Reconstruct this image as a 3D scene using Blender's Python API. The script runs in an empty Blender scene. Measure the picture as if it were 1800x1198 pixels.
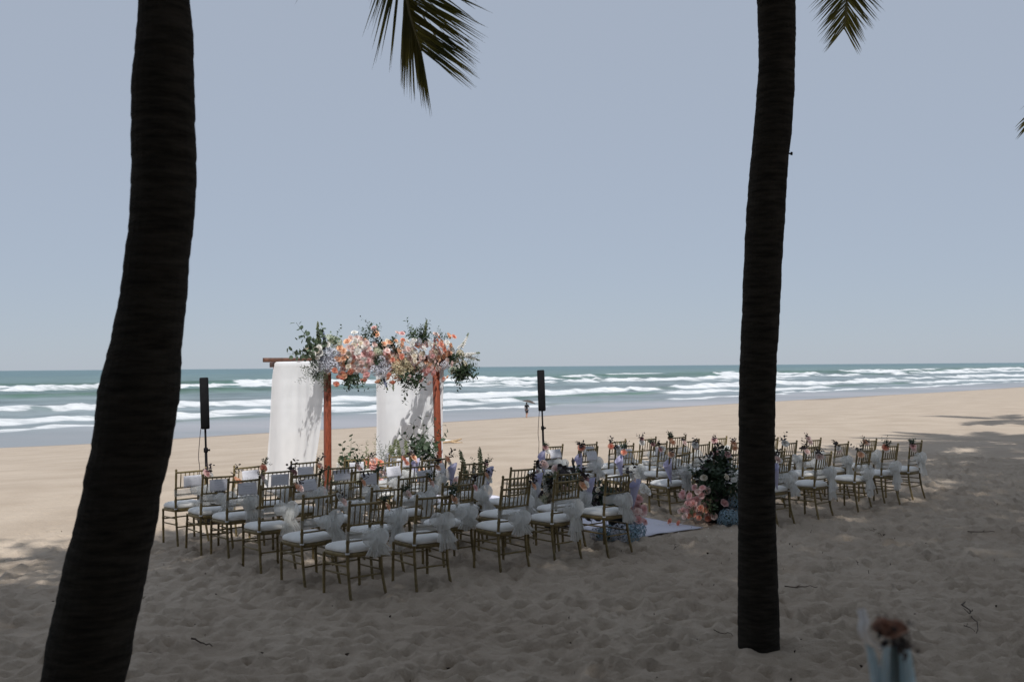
import bpy, math, random
import numpy as np
from mathutils import Vector, Matrix, Euler, Quaternion
R = math.radians
scene = bpy.context.scene
COL = scene.collection

# ------------------------------------------------------------------ camera
FPX = 1750.0
CAM = Vector((0, 0, 2.1))
PITCH, ROLL = math.atan(45 / FPX), 0.0078
fwd = Vector((0, math.cos(PITCH), math.sin(PITCH)))
up0 = Vector((0, -math.sin(PITCH), math.cos(PITCH)))
rt0 = Vector((1, 0, 0))
CUP = up0 * math.cos(ROLL) + rt0 * math.sin(ROLL)
CRT = rt0 * math.cos(ROLL) - up0 * math.sin(ROLL)
cam_d = bpy.data.cameras.new('camera')
cam_d.lens = 35.0; cam_d.sensor_width = 36.0
cam_d.clip_start = 0.1; cam_d.clip_end = 60000
cam_d.dof.use_dof = True; cam_d.dof.focus_distance = 13.0; cam_d.dof.aperture_fstop = 3.5
cam = bpy.data.objects.new('camera', cam_d); COL.objects.link(cam)
m = Matrix((CRT, CUP, -fwd)).transposed().to_4x4(); m.translation = CAM
cam.matrix_world = m
scene.camera = cam

# ------------------------------------------------------------------ light
SUN_EL, SUN_AZ = R(50), R(177)          # azimuth clockwise from +Y: behind the camera, to the right
SUNV = Vector((math.sin(SUN_AZ) * math.cos(SUN_EL), math.cos(SUN_AZ) * math.cos(SUN_EL), math.sin(SUN_EL)))
world = bpy.data.worlds.new('World'); scene.world = world; world.use_nodes = True
wn = world.node_tree.nodes; wl = world.node_tree.links; wn.clear()
sky = wn.new('ShaderNodeTexSky'); sky.sky_type = 'NISHITA'; sky.sun_disc = False
sky.sun_elevation = SUN_EL; sky.sun_rotation = SUN_AZ
sky.air_density = 1.0; sky.dust_density = 1.0; sky.ozone_density = 3.0; sky.altitude = 1500
bg = wn.new('ShaderNodeBackground'); bg.inputs['Strength'].default_value = 0.1
wo = wn.new('ShaderNodeOutputWorld')
hz = wn.new('ShaderNodeMix'); hz.data_type = 'RGBA'; hz.inputs[0].default_value = 0.87       # even coastal haze over the whole sky
hz.inputs[7].default_value = (3.72, 4.20, 4.98, 1)
wl.new(sky.outputs[0], hz.inputs[6]); wl.new(hz.outputs[2], bg.inputs[0]); wl.new(bg.outputs[0], wo.inputs[0])
sd = bpy.data.lights.new('sun', 'SUN'); sd.energy = 3.55; sd.angle = R(0.53); sd.color = (1.0, 0.982, 0.96)
sun = bpy.data.objects.new('sun', sd); COL.objects.link(sun)
sun.rotation_euler = SUNV.to_track_quat('Z', 'Y').to_euler(); sun.location = (20, -30, 50)
vs = scene.view_settings
scene.display_settings.display_device = 'sRGB'
vs.view_transform = 'Standard'; vs.look = 'None'; vs.exposure = 0.13; vs.gamma = 1.0; vs.use_curve_mapping = False
scene.render.engine = 'CYCLES'
cy = scene.cycles
cy.use_denoising = True
cy.max_bounces = 8; cy.diffuse_bounces = 4; cy.glossy_bounces = 3; cy.transmission_bounces = 4; cy.transparent_max_bounces = 24
cy.caustics_reflective = False; cy.caustics_refractive = False

# ------------------------------------------------------------------ helpers
def at(px, py, Y):
    d = fwd + CRT * ((px - 900) / FPX) + CUP * ((599 - py) / FPX)
    return CAM + d * (Y / d.y)
def project(p):
    v = p - CAM; z = v.dot(fwd)
    if z < 0.05: return None
    return 900 + FPX * v.dot(CRT) / z, 599 - FPX * v.dot(CUP) / z, z

_lat = {}
def noise2(x, y, seed=0):
    """smooth value noise, numpy, in [-1,1]"""
    if seed not in _lat: _lat[seed] = np.random.default_rng(seed).uniform(-1, 1, (256, 256))
    L = _lat[seed]
    x = np.asarray(x, float); y = np.asarray(y, float)
    xi = np.floor(x).astype(int); yi = np.floor(y).astype(int)
    fx = x - xi; fy = y - yi
    fx = fx * fx * fx * (fx * (fx * 6 - 15) + 10); fy = fy * fy * fy * (fy * (fy * 6 - 15) + 10)
    a = L[xi % 256, yi % 256]; b = L[(xi + 1) % 256, yi % 256]; c = L[xi % 256, (yi + 1) % 256]; d = L[(xi + 1) % 256, (yi + 1) % 256]
    return (a * (1 - fx) + b * fx) * (1 - fy) + (c * (1 - fx) + d * fx) * fy
def sstep(a, b, x):
    t = np.clip((np.asarray(x, float) - a) / (b - a), 0, 1); return t * t * (3 - 2 * t)

SEA = -3.9
S2 = math.sqrt(2)
def ground_z(x, y):
    s = (np.asarray(y, float) - x) / S2
    t = (np.asarray(y, float) + x) / S2
    d = s - 20
    k = 3.9 / (0.5 * (64 + math.sqrt(64 * 64 + 25)))
    z = -k * 0.5 * (d + np.sqrt(d * d + 25))
    w = sstep(26, 55, s)
    z = z + w * (0.16 * noise2(s / 38, t / 45, 3) + 0.05 * noise2(s / 11, t / 16, 4))
    z = z - 0.62 * np.exp(-((s - 70) / 5.5) ** 2 - ((t - 152) / 24) ** 2)
    return np.maximum(z, -14)
def gz(x, y): return float(ground_z(x, y))
def on_ground(px, py):
    Y = 10.0
    lo, hi = 2.0, 400.0
    for _ in range(60):
        Y = 0.5 * (lo + hi); p = at(px, py, Y)
        if p.z > gz(p.x, p.y): lo = Y
        else: hi = Y
    p = at(px, py, 0.5 * (lo + hi)); p.z = gz(p.x, p.y); return p

def tag(o, label=None, cat=None, group=None, kind=None):
    if label: o['label'] = label
    if cat: o['category'] = cat
    if group: o['group'] = group
    if kind: o['kind'] = kind
    return o
def empty(name, loc=(0, 0, 0), rz=0.0):
    o = bpy.data.objects.new(name, None); COL.objects.link(o)
    o.empty_display_size = 0.1; o.location = loc; o.rotation_euler = (0, 0, rz); return o
def put(name, mesh, parent=None, loc=(0, 0, 0), rot=None, scale=None):
    o = bpy.data.objects.new(name, mesh); COL.objects.link(o)
    if parent: o.parent = parent
    o.location = loc
    if rot is not None:
        if isinstance(rot, Quaternion): o.rotation_mode = 'QUATERNION'; o.rotation_quaternion = rot
        else: o.rotation_euler = rot
    if scale is not None: o.scale = (scale,) * 3 if isinstance(scale, (int, float)) else scale
    return o

class MB:
    def __init__(s): s.v = []; s.f = []; s.mi = []; s.cur = 0
    def add(s, vs, fs):
        b = len(s.v); s.v += [tuple(p) for p in vs]
        for f in fs: s.f.append(tuple(b + i for i in f)); s.mi.append(s.cur)
    def tube(s, path, rad, n=8, cap=True):
        path = [Vector(p) for p in path]
        if not hasattr(rad, '__len__'): rad = [rad] * len(path)
        T = [(path[min(i + 1, len(path) - 1)] - path[max(i - 1, 0)]).normalized() for i in range(len(path))]
        ref = Vector((1, 0, 0)) if abs(T[0].z) > 0.8 else Vector((0, 0, 1))
        N = (ref - T[0] * ref.dot(T[0])).normalized()
        vs = []
        for i, p in enumerate(path):
            N = (N - T[i] * N.dot(T[i])).normalized(); B = T[i].cross(N)
            for k in range(n):
                a = 2 * math.pi * k / n
                vs.append(p + (N * math.cos(a) + B * math.sin(a)) * rad[i])
        fs = []
        for i in range(len(path) - 1):
            for k in range(n):
                fs.append((i * n + k, i * n + (k + 1) % n, (i + 1) * n + (k + 1) % n, (i + 1) * n + k))
        if cap:
            fs.append(tuple(range(n))[::-1]); fs.append(tuple((len(path) - 1) * n + k for k in range(n)))
        s.add(vs, fs)
    def box(s, c, size, rot=None, bevel=0.0):
        sx, sy, sz = [q / 2 for q in size]
        M = rot.to_matrix() if rot is not None else Matrix.Identity(3)
        b = bevel
        if b <= 0:
            P = [(-sx, -sy, -sz), (sx, -sy, -sz), (sx, sy, -sz), (-sx, sy, -sz), (-sx, -sy, sz), (sx, -sy, sz), (sx, sy, sz), (-sx, sy, sz)]
            F = [(3, 2, 1, 0), (4, 5, 6, 7), (0, 1, 5, 4), (1, 2, 6, 5), (2, 3, 7, 6), (3, 0, 4, 7)]
        else:
            def ring(x, y, z, q): return [(-x + q, -y, z), (x - q, -y, z), (x, -y + q, z), (x, y - q, z), (x - q, y, z), (-x + q, y, z), (-x, y - q, z), (-x, -y + q, z)]
            P = ring(sx - b, sy - b, -sz, b * .5) + ring(sx, sy, -sz + b, b) + ring(sx, sy, sz - b, b) + ring(sx - b, sy - b, sz, b * .5)
            F = [tuple(range(8))[::-1], tuple(24 + i for i in range(8))]
            for r in range(3):
                for k in range(8): F.append((r * 8 + k, r * 8 + (k + 1) % 8, r * 8 + 8 + (k + 1) % 8, r * 8 + 8 + k))
        s.add([Vector(c) + M @ Vector(p) for p in P], F)
    def grid(s, fn, nu, nv):
        vs = [fn(i / nu, j / nv) for j in range(nv + 1) for i in range(nu + 1)]
        fs = [(j * (nu + 1) + i, j * (nu + 1) + i + 1, (j + 1) * (nu + 1) + i + 1, (j + 1) * (nu + 1) + i) for j in range(nv) for i in range(nu)]
        s.add(vs, fs)
    def sheet(s, fn, nu, nv, th):
        """a grid with thickness th (closed slab)"""
        vs = [Vector(fn(i / nu, j / nv)) for j in range(nv + 1) for i in range(nu + 1)]
        W = nu + 1; n = len(vs); nr = []
        for j in range(nv + 1):
            for i in range(W):
                a = vs[j * W + min(i + 1, nu)] - vs[j * W + max(i - 1, 0)]
                b = vs[min(j + 1, nv) * W + i] - vs[max(j - 1, 0) * W + i]
                q = a.cross(b); nr.append(q.normalized() if q.length > 1e-12 else Vector((0, 0, 1)))
        back = [vs[i] - nr[i] * th for i in range(n)]
        fs = [(j * W + i, j * W + i + 1, (j + 1) * W + i + 1, (j + 1) * W + i) for j in range(nv) for i in range(nu)]
        fs += [tuple(n + q for q in f[::-1]) for f in fs]
        edge = [i for i in range(W)] + [j * W + nu for j in range(1, nv + 1)] + [nv * W + i for i in range(nu - 1, -1, -1)] + [j * W for j in range(nv - 1, 0, -1)]
        for a, b in zip(edge, edge[1:] + edge[:1]): fs.append((b, a, n + a, n + b))
        s.add(vs + back, fs)
    def mesh(s, name, mats, smooth=True):
        me = bpy.data.meshes.new(name); me.from_pydata(s.v, [], s.f)
        for mm in (mats if isinstance(mats, (list, tuple)) else [mats]): me.materials.append(mm)
        me.polygons.foreach_set('material_index', s.mi)
        if smooth: me.polygons.foreach_set('use_smooth', [True] * len(s.f))
        me.update(); return me
def recolor(me, mats):
    c = me.copy(); c.materials.clear()
    for mm in (mats if isinstance(mats, (list, tuple)) else [mats]): c.materials.append(mm)
    return c
def np_mesh(name, V, F, mat, smooth=True):
    me = bpy.data.meshes.new(name)
    me.vertices.add(len(V)); me.vertices.foreach_set('co', np.asarray(V, np.float32).ravel())
    F = np.asarray(F, np.int32); k = F.shape[1]
    me.loops.add(F.size); me.loops.foreach_set('vertex_index', F.ravel())
    me.polygons.add(len(F)); me.polygons.foreach_set('loop_start', np.arange(len(F), dtype=np.int32) * k)
    if smooth: me.polygons.foreach_set('use_smooth', np.ones(len(F), bool))
    me.materials.append(mat); me.update(calc_edges=True); me.validate(); return me
def grid_faces(nx, ny):
    i = np.arange(nx - 1)[None, :] + nx * np.arange(ny - 1)[:, None]
    i = i.ravel(); return np.stack([i, i + 1, i + 1 + nx, i + nx], 1)

# ------------------------------------------------------------------ materials
def mat(name, col, rough=0.6, var=0.25, scale=8.0, bump=0.0, bscale=40.0, metal=0.0, trans=0.0, alpha=1.0, spec=0.4, tint2=None, rand=0.0, stretch=None, sheen=0.0):
    M = bpy.data.materials.new(name); M.use_nodes = True
    nt = M.node_tree; N = nt.nodes; L = nt.links; N.clear()
    out = N.new('ShaderNodeOutputMaterial'); b = N.new('ShaderNodeBsdfPrincipled')
    tc = N.new('ShaderNodeTexCoord'); nz = N.new('ShaderNodeTexNoise'); nz.inputs['Scale'].default_value = scale; nz.inputs['Detail'].default_value = 5
    src = tc.outputs['Object']
    if stretch:
        mp = N.new('ShaderNodeMapping'); mp.inputs['Scale'].default_value = stretch; L.new(src, mp.inputs[0]); src = mp.outputs[0]
    L.new(src, nz.inputs['Vector'])
    rp = N.new('ShaderNodeValToRGB'); rp.color_ramp.elements[0].position = 0.3; rp.color_ramp.elements[1].position = 0.7
    c2 = tint2 or tuple(min(1, c * (1 + var)) for c in col)
    rp.color_ramp.elements[0].color = tuple(c * (1 - var) for c in col) + (1,); rp.color_ramp.elements[1].color = tuple(c2) + (1,)
    L.new(nz.outputs['Fac'], rp.inputs[0]); cs = rp.outputs[0]
    if rand > 0:
        oi = N.new('ShaderNodeObjectInfo'); hs = N.new('ShaderNodeHueSaturation')
        mr = N.new('ShaderNodeMapRange'); mr.inputs[3].default_value = 1 - rand; mr.inputs[4].default_value = 1 + rand
        L.new(oi.outputs['Random'], mr.inputs[0]); L.new(mr.outputs[0], hs.inputs['Value']); L.new(cs, hs.inputs['Color']); cs = hs.outputs[0]
    L.new(cs, b.inputs['Base Color']); b.inputs['Roughness'].default_value = rough; b.inputs['Metallic'].default_value = metal
    b.inputs['Specular IOR Level'].default_value = spec
    if sheen: b.inputs['Sheen Weight'].default_value = sheen
    sh = b.outputs[0]
    if bump > 0:
        n2 = N.new('ShaderNodeTexNoise'); n2.inputs['Scale'].default_value = bscale; n2.inputs['Detail'].default_value = 4; L.new(src, n2.inputs['Vector'])
        bp = N.new('ShaderNodeBump'); bp.inputs['Strength'].default_value = 1.0; bp.inputs['Distance'].default_value = bump
        L.new(n2.outputs['Fac'], bp.inputs['Height']); L.new(bp.outputs[0], b.inputs['Normal'])
    if trans > 0:
        tr = N.new('ShaderNodeBsdfTranslucent'); L.new(cs, tr.inputs[0]); mx = N.new('ShaderNodeMixShader'); mx.inputs[0].default_value = trans
        L.new(sh, mx.inputs[1]); L.new(tr.outputs[0], mx.inputs[2]); sh = mx.outputs[0]
    if alpha < 1:
        tp = N.new('ShaderNodeBsdfTransparent'); mx = N.new('ShaderNodeMixShader'); mx.inputs[0].default_value = alpha
        L.new(tp.outputs[0], mx.inputs[1]); L.new(sh, mx.inputs[2]); sh = mx.outputs[0]
    L.new(sh, out.inputs[0]); return M

M_bark = mat('palm_bark', (0.03, 0.026, 0.021), 0.95, 0.5, 6, 0.012, 30, spec=0.1, stretch=(1, 1, 6))
M_frond = mat('palm_leaf', (0.085, 0.10, 0.024), 0.5, 0.5, 3, trans=0.55, tint2=(0.22, 0.185, 0.045), spec=0.3)
M_rachis = mat('palm_rib', (0.12, 0.10, 0.03), 0.6, 0.3, 6)
M_gold = mat('gold_paint', (0.20, 0.15, 0.066), 0.45, 0.3, 30, metal=0.25, rand=0.12)
M_cushion = mat('cushion_fabric', (0.86, 0.845, 0.81), 0.9, 0.05, 10, 0.002, 60, rand=0.05, sheen=0.2)
M_tulle = mat('white_tulle', (0.92, 0.92, 0.90), 0.9, 0.03, 40, trans=0.35, alpha=0.5, spec=0.1)
M_sash = mat('sheer_sash', (0.85, 0.86, 0.85), 0.9, 0.05, 40, trans=0.4, alpha=0.3, spec=0.1)
M_bluetulle = mat('pale_blue_tulle', (0.62, 0.82, 0.90), 0.9, 0.1, 20, trans=0.3, alpha=0.68, spec=0.1)
M_satin = mat('white_satin', (0.85, 0.85, 0.86), 0.4, 0.04, 20, trans=0.2)
M_card = mat('lilac_card', (0.82, 0.81, 0.85), 0.8, 0.04, 6, trans=0.15)
M_cone = mat('lilac_paper', (0.58, 0.56, 0.74), 0.7, 0.06, 6, trans=0.2)
M_ink = mat('grey_ink', (0.30, 0.30, 0.36), 0.8, 0.1, 6)
M_voile = mat('white_voile', (0.87, 0.87, 0.87), 0.9, 0.03, 5, trans=0.15, alpha=0.95, spec=0.1)
M_wood = mat('red_brown_wood', (0.25, 0.06, 0.028), 0.5, 0.4, 14, 0.002, 60, stretch=(6, 6, 0.6))
M_wood_dk = mat('dark_wood', (0.12, 0.055, 0.035), 0.6, 0.35, 14, 0.002, 60)
M_black = mat('black_plastic', (0.008, 0.008, 0.009), 0.8, 0.2, 10, 0.0008, 200, spec=0.15)
M_grille = mat('black_grille', (0.010, 0.010, 0.011), 0.85, 0.2, 30, 0.001, 900, spec=0.12)
M_cable = mat('cable_rubber', (0.03, 0.02, 0.02), 0.6)
M_carpet = mat('lilac_white_runner', (0.68, 0.67, 0.75), 0.9, 0.05, 3, 0.004, 9)
COLS = {
    'coral': (0.88, 0.45, 0.33), 'peach': (0.91, 0.61, 0.43), 'blush': (0.90, 0.73, 0.68), 'pink': (0.87, 0.58, 0.56),
    'white': (0.88, 0.86, 0.82), 'cream': (0.85, 0.78, 0.66), 'dusty': (0.55, 0.33, 0.32), 'tan': (0.46, 0.27, 0.20)}
M_rose = {k: mat(k + '_petal', v, 0.75, 0.08, 1.2, trans=0.3, spec=0.2, rand=0.08) for k, v in COLS.items()}
M_hyd = {'blue': mat('grey_blue_petal', (0.57, 0.58, 0.64), 0.8, 0.2, 3, trans=0.2, rand=0.1),
         'sky': mat('sky_blue_petal', (0.30, 0.42, 0.50), 0.8, 0.25, 3, trans=0.2, rand=0.1),
         'greenish': mat('pale_green_petal', (0.58, 0.62, 0.44), 0.8, 0.2, 3, trans=0.2),
         'cream': mat('cream_floret', (0.80, 0.72, 0.66), 0.8, 0.1, 3, trans=0.25),
         'beige': mat('beige_petal', (0.58, 0.50, 0.33), 0.8, 0.25, 3, trans=0.2)}
M_delph = mat('violet_blue_petal', (0.30, 0.33, 0.50), 0.8, 0.3, 6, trans=0.2)
M_leaf = mat('dark_leaf', (0.035, 0.06, 0.03), 0.5, 0.4, 3, trans=0.2, rand=0.2)
M_leaf2 = mat('grey_green_leaf', (0.10, 0.14, 0.085), 0.6, 0.35, 3, trans=0.25, rand=0.2)
M_leaf3 = mat('pale_green_leaf', (0.24, 0.27, 0.14), 0.6, 0.3, 3, trans=0.3, rand=0.15)
M_burg = mat('burgundy_leaf', (0.03, 0.018, 0.018), 0.5, 0.4, 3, rand=0.2)
M_stem = mat('green_stem', (0.07, 0.10, 0.04), 0.6)
M_urn = mat('black_urn_glaze', (0.012, 0.013, 0.012), 0.5, 0.3, 12)
M_skin = mat('skin', (0.36, 0.20, 0.14), 0.6, 0.08, 10)
M_hair = mat('black_hair', (0.012, 0.010, 0.010), 0.5, 0.2, 20)
M_cloth_dk = mat('dark_cloth', (0.03, 0.03, 0.035), 0.9, 0.3, 10)
M_umb = mat('grey_brown_umbrella_cloth', (0.09, 0.072, 0.06), 0.8, 0.15, 5, trans=0.08)
M_twig = mat('dry_twig', (0.07, 0.05, 0.035), 0.9, 0.4, 20)
M_drift = mat('driftwood', (0.42, 0.30, 0.18), 0.8, 0.35, 10, 0.003, 40)
M_driftw = mat('bleached_plank', (0.70, 0.69, 0.68), 0.8, 0.12, 10, 0.002, 40)
M_petal = mat('fallen_petal', (0.8, 0.76, 0.72), 0.8, 0.1, 10, trans=0.2)

# sand -------------------------------------------------------------
def sand_material():
    M = bpy.data.materials.new('beach_sand'); M.use_nodes = True; nt = M.node_tree; N = nt.nodes; L = nt.links; N.clear()
    out = N.new('ShaderNodeOutputMaterial'); b = N.new('ShaderNodeBsdfPrincipled')
    geo = N.new('ShaderNodeNewGeometry')
    n1 = N.new('ShaderNodeTexNoise'); n1.inputs['Scale'].default_value = 0.7; n1.inputs['Detail'].default_value = 6
    n2 = N.new('ShaderNodeTexNoise'); n2.inputs['Scale'].default_value = 260; n2.inputs['Detail'].default_value = 3
    n3 = N.new('ShaderNodeTexNoise'); n3.inputs['Scale'].default_value = 22; n3.inputs['Detail'].default_value = 5
    for n in (n1, n2, n3): L.new(geo.outputs['Position'], n.inputs['Vector'])
    r1 = N.new('ShaderNodeValToRGB'); r1.color_ramp.elements[0].color = (0.42, 0.342, 0.266, 1); r1.color_ramp.elements[1].color = (0.49, 0.407, 0.322, 1)
    r1.color_ramp.elements[0].position = 0.35; r1.color_ramp.elements[1].position = 0.65
    L.new(n1.outputs['Fac'], r1.inputs[0])
    r2 = N.new('ShaderNodeValToRGB'); r2.color_ramp.elements[0].color = (0.72, 0.7, 0.68, 1); r2.color_ramp.elements[1].color = (1.1, 1.1, 1.1, 1)
    r2.color_ramp.elements[0].position = 0.3; r2.color_ramp.elements[1].position = 0.6; L.new(n2.outputs['Fac'], r2.inputs[0])
    mx = N.new('ShaderNodeMix'); mx.data_type = 'RGBA'; mx.blend_type = 'MULTIPLY'; mx.inputs[0].default_value = 0.5
    L.new(r1.outputs[0], mx.inputs[6]); L.new(r2.outputs[0], mx.inputs[7])
    dp = N.new('ShaderNodeVectorMath'); dp.operation = 'DOT_PRODUCT'; dp.inputs[1].default_value = (-1 / S2, 1 / S2, 0)
    L.new(geo.outputs['Position'], dp.inputs[0])
    sp = N.new('ShaderNodeSeparateXYZ'); L.new(geo.outputs['Position'], sp.inputs[0])
    wet = N.new('ShaderNodeMapRange'); wet.inputs[1].default_value = SEA + 0.34; wet.inputs[2].default_value = SEA + 0.10; wet.interpolation_type = 'SMOOTHSTEP'
    L.new(sp.outputs['Z'], wet.inputs[0])
    mw = N.new('ShaderNodeMix'); mw.data_type = 'RGBA'; mw.blend_type = 'MIX'; mw.inputs[7].default_value = (0.27, 0.205, 0.155, 1)
    L.new(wet.outputs[0], mw.inputs[0]); L.new(mx.outputs[2], mw.inputs[6]); L.new(mw.outputs[2], b.inputs['Base Color'])
    rr = N.new('ShaderNodeMapRange'); rr.inputs[3].default_value = 0.95; rr.inputs[4].default_value = 0.4; L.new(wet.outputs[0], rr.inputs[0]); L.new(rr.outputs[0], b.inputs['Roughness'])
    b.inputs['Specular IOR Level'].default_value = 0.2
    near = N.new('ShaderNodeMapRange'); near.inputs[1].default_value = 10; near.inputs[2].default_value = 24; near.inputs[3].default_value = 1.0; near.inputs[4].default_value = 0.15
    L.new(dp.outputs['Value'], near.inputs[0])
    bp = N.new('ShaderNodeBump'); bp.inputs['Distance'].default_value = 0.02; L.new(near.outputs[0], bp.inputs['Strength'])
    L.new(n3.outputs['Fac'], bp.inputs['Height'])
    bp2 = N.new('ShaderNodeBump'); bp2.inputs['Distance'].default_value = 0.002; bp2.inputs['Strength'].default_value = 0.6
    L.new(n2.outputs['Fac'], bp2.inputs['Height']); L.new(bp.outputs[0], bp2.inputs['Normal']); L.new(bp2.outputs[0], b.inputs['Normal'])
    L.new(b.outputs[0], out.inputs[0]); return M
M_sand = sand_material()

# sea ----------------------------------------------------------------
def sea_material():
    M = bpy.data.materials.new('sea_water'); M.use_nodes = True; nt = M.node_tree; N = nt.nodes; L = nt.links; N.clear()
    out = N.new('ShaderNodeOutputMaterial'); w = N.new('ShaderNodeBsdfPrincipled'); f = N.new('ShaderNodeBsdfPrincipled')
    geo = N.new('ShaderNodeNewGeometry')
    mp = N.new('ShaderNodeMapping'); mp.inputs['Rotation'].default_value = (0, 0, R(-45)); mp.inputs['Scale'].default_value = (0.35, 1.0, 1.0)
    L.new(geo.outputs['Position'], mp.inputs[0])
    ac = N.new('ShaderNodeAttribute'); ac.attribute_name = 'water_tint'
    af = N.new('ShaderNodeAttribute'); af.attribute_name = 'foam'
    ar = N.new('ShaderNodeAttribute'); ar.attribute_name = 'calm'
    nb = N.new('ShaderNodeTexNoise'); nb.inputs['Scale'].default_value = 0.35; nb.inputs['Detail'].default_value = 8; nb.inputs['Roughness'].default_value = 0.62; L.new(mp.outputs[0], nb.inputs['Vector'])
    nv = N.new('ShaderNodeTexNoise'); nv.inputs['Scale'].default_value = 0.05; nv.inputs['Detail'].default_value = 6; L.new(mp.outputs[0], nv.inputs['Vector'])
    vr = N.new('ShaderNodeValToRGB'); vr.color_ramp.elements[0].position = 0.35; vr.color_ramp.elements[0].color = (0.75, 0.8, 0.8, 1); vr.color_ramp.elements[1].position = 0.65; vr.color_ramp.elements[1].color = (1.2, 1.15, 1.15, 1)
    L.new(nv.outputs['Fac'], vr.inputs[0])
    mc = N.new('ShaderNodeMix'); mc.data_type = 'RGBA'; mc.blend_type = 'MULTIPLY'; mc.inputs[0].default_value = 0.8
    L.new(ac.outputs['Color'], mc.inputs[6]); L.new(vr.outputs[0], mc.inputs[7]); L.new(mc.outputs[2], w.inputs['Base Color'])
    w.inputs['Roughness'].default_value = 0.3; w.inputs['IOR'].default_value = 1.33; w.inputs['Specular IOR Level'].default_value = 0.3
    bd = N.new('ShaderNodeMapRange'); bd.inputs[3].default_value = 0.9; bd.inputs[4].default_value = 0.03; L.new(ar.outputs['Fac'], bd.inputs[0])
    bp = N.new('ShaderNodeBump'); bp.inputs['Distance'].default_value = 0.8; L.new(bd.outputs[0], bp.inputs['Strength']); L.new(nb.outputs['Fac'], bp.inputs['Height'])
    L.new(bp.outputs[0], w.inputs['Normal'])
    nf = N.new('ShaderNodeTexNoise'); nf.inputs['Scale'].default_value = 0.55; nf.inputs['Detail'].default_value = 9; nf.inputs['Roughness'].default_value = 0.78; L.new(mp.outputs[0], nf.inputs['Vector'])
    a1 = N.new('ShaderNodeMath'); a1.operation = 'ADD'; L.new(af.outputs['Fac'], a1.inputs[0]); L.new(nf.outputs['Fac'], a1.inputs[1])
    ms = N.new('ShaderNodeMapRange'); ms.interpolation_type = 'SMOOTHSTEP'; ms.inputs[1].default_value = 0.94; ms.inputs[2].default_value = 1.26; L.new(a1.outputs[0], ms.inputs[0])
    fr = N.new('ShaderNodeValToRGB'); fr.color_ramp.elements[0].position = 0.3; fr.color_ramp.elements[0].color = (0.50, 0.52, 0.53, 1); fr.color_ramp.elements[1].position = 0.6; fr.color_ramp.elements[1].color = (0.72, 0.73, 0.73, 1)
    L.new(nf.outputs['Fac'], fr.inputs[0]); L.new(fr.outputs[0], f.inputs['Base Color']); f.inputs['Roughness'].default_value = 0.9; f.inputs['Specular IOR Level'].default_value = 0.1
    bp2 = N.new('ShaderNodeBump'); bp2.inputs['Distance'].default_value = 0.5; bp2.inputs['Strength'].default_value = 0.5; L.new(nf.outputs['Fac'], bp2.inputs['Height']); L.new(bp2.outputs[0], f.inputs['Normal'])
    mx = N.new('ShaderNodeMixShader'); L.new(ms.outputs[0], mx.inputs[0]); L.new(w.outputs[0], mx.inputs[1]); L.new(f.outputs[0], mx.inputs[2])
    L.new(mx.outputs[0], out.inputs[0]); return M
M_sea = sea_material()

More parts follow.
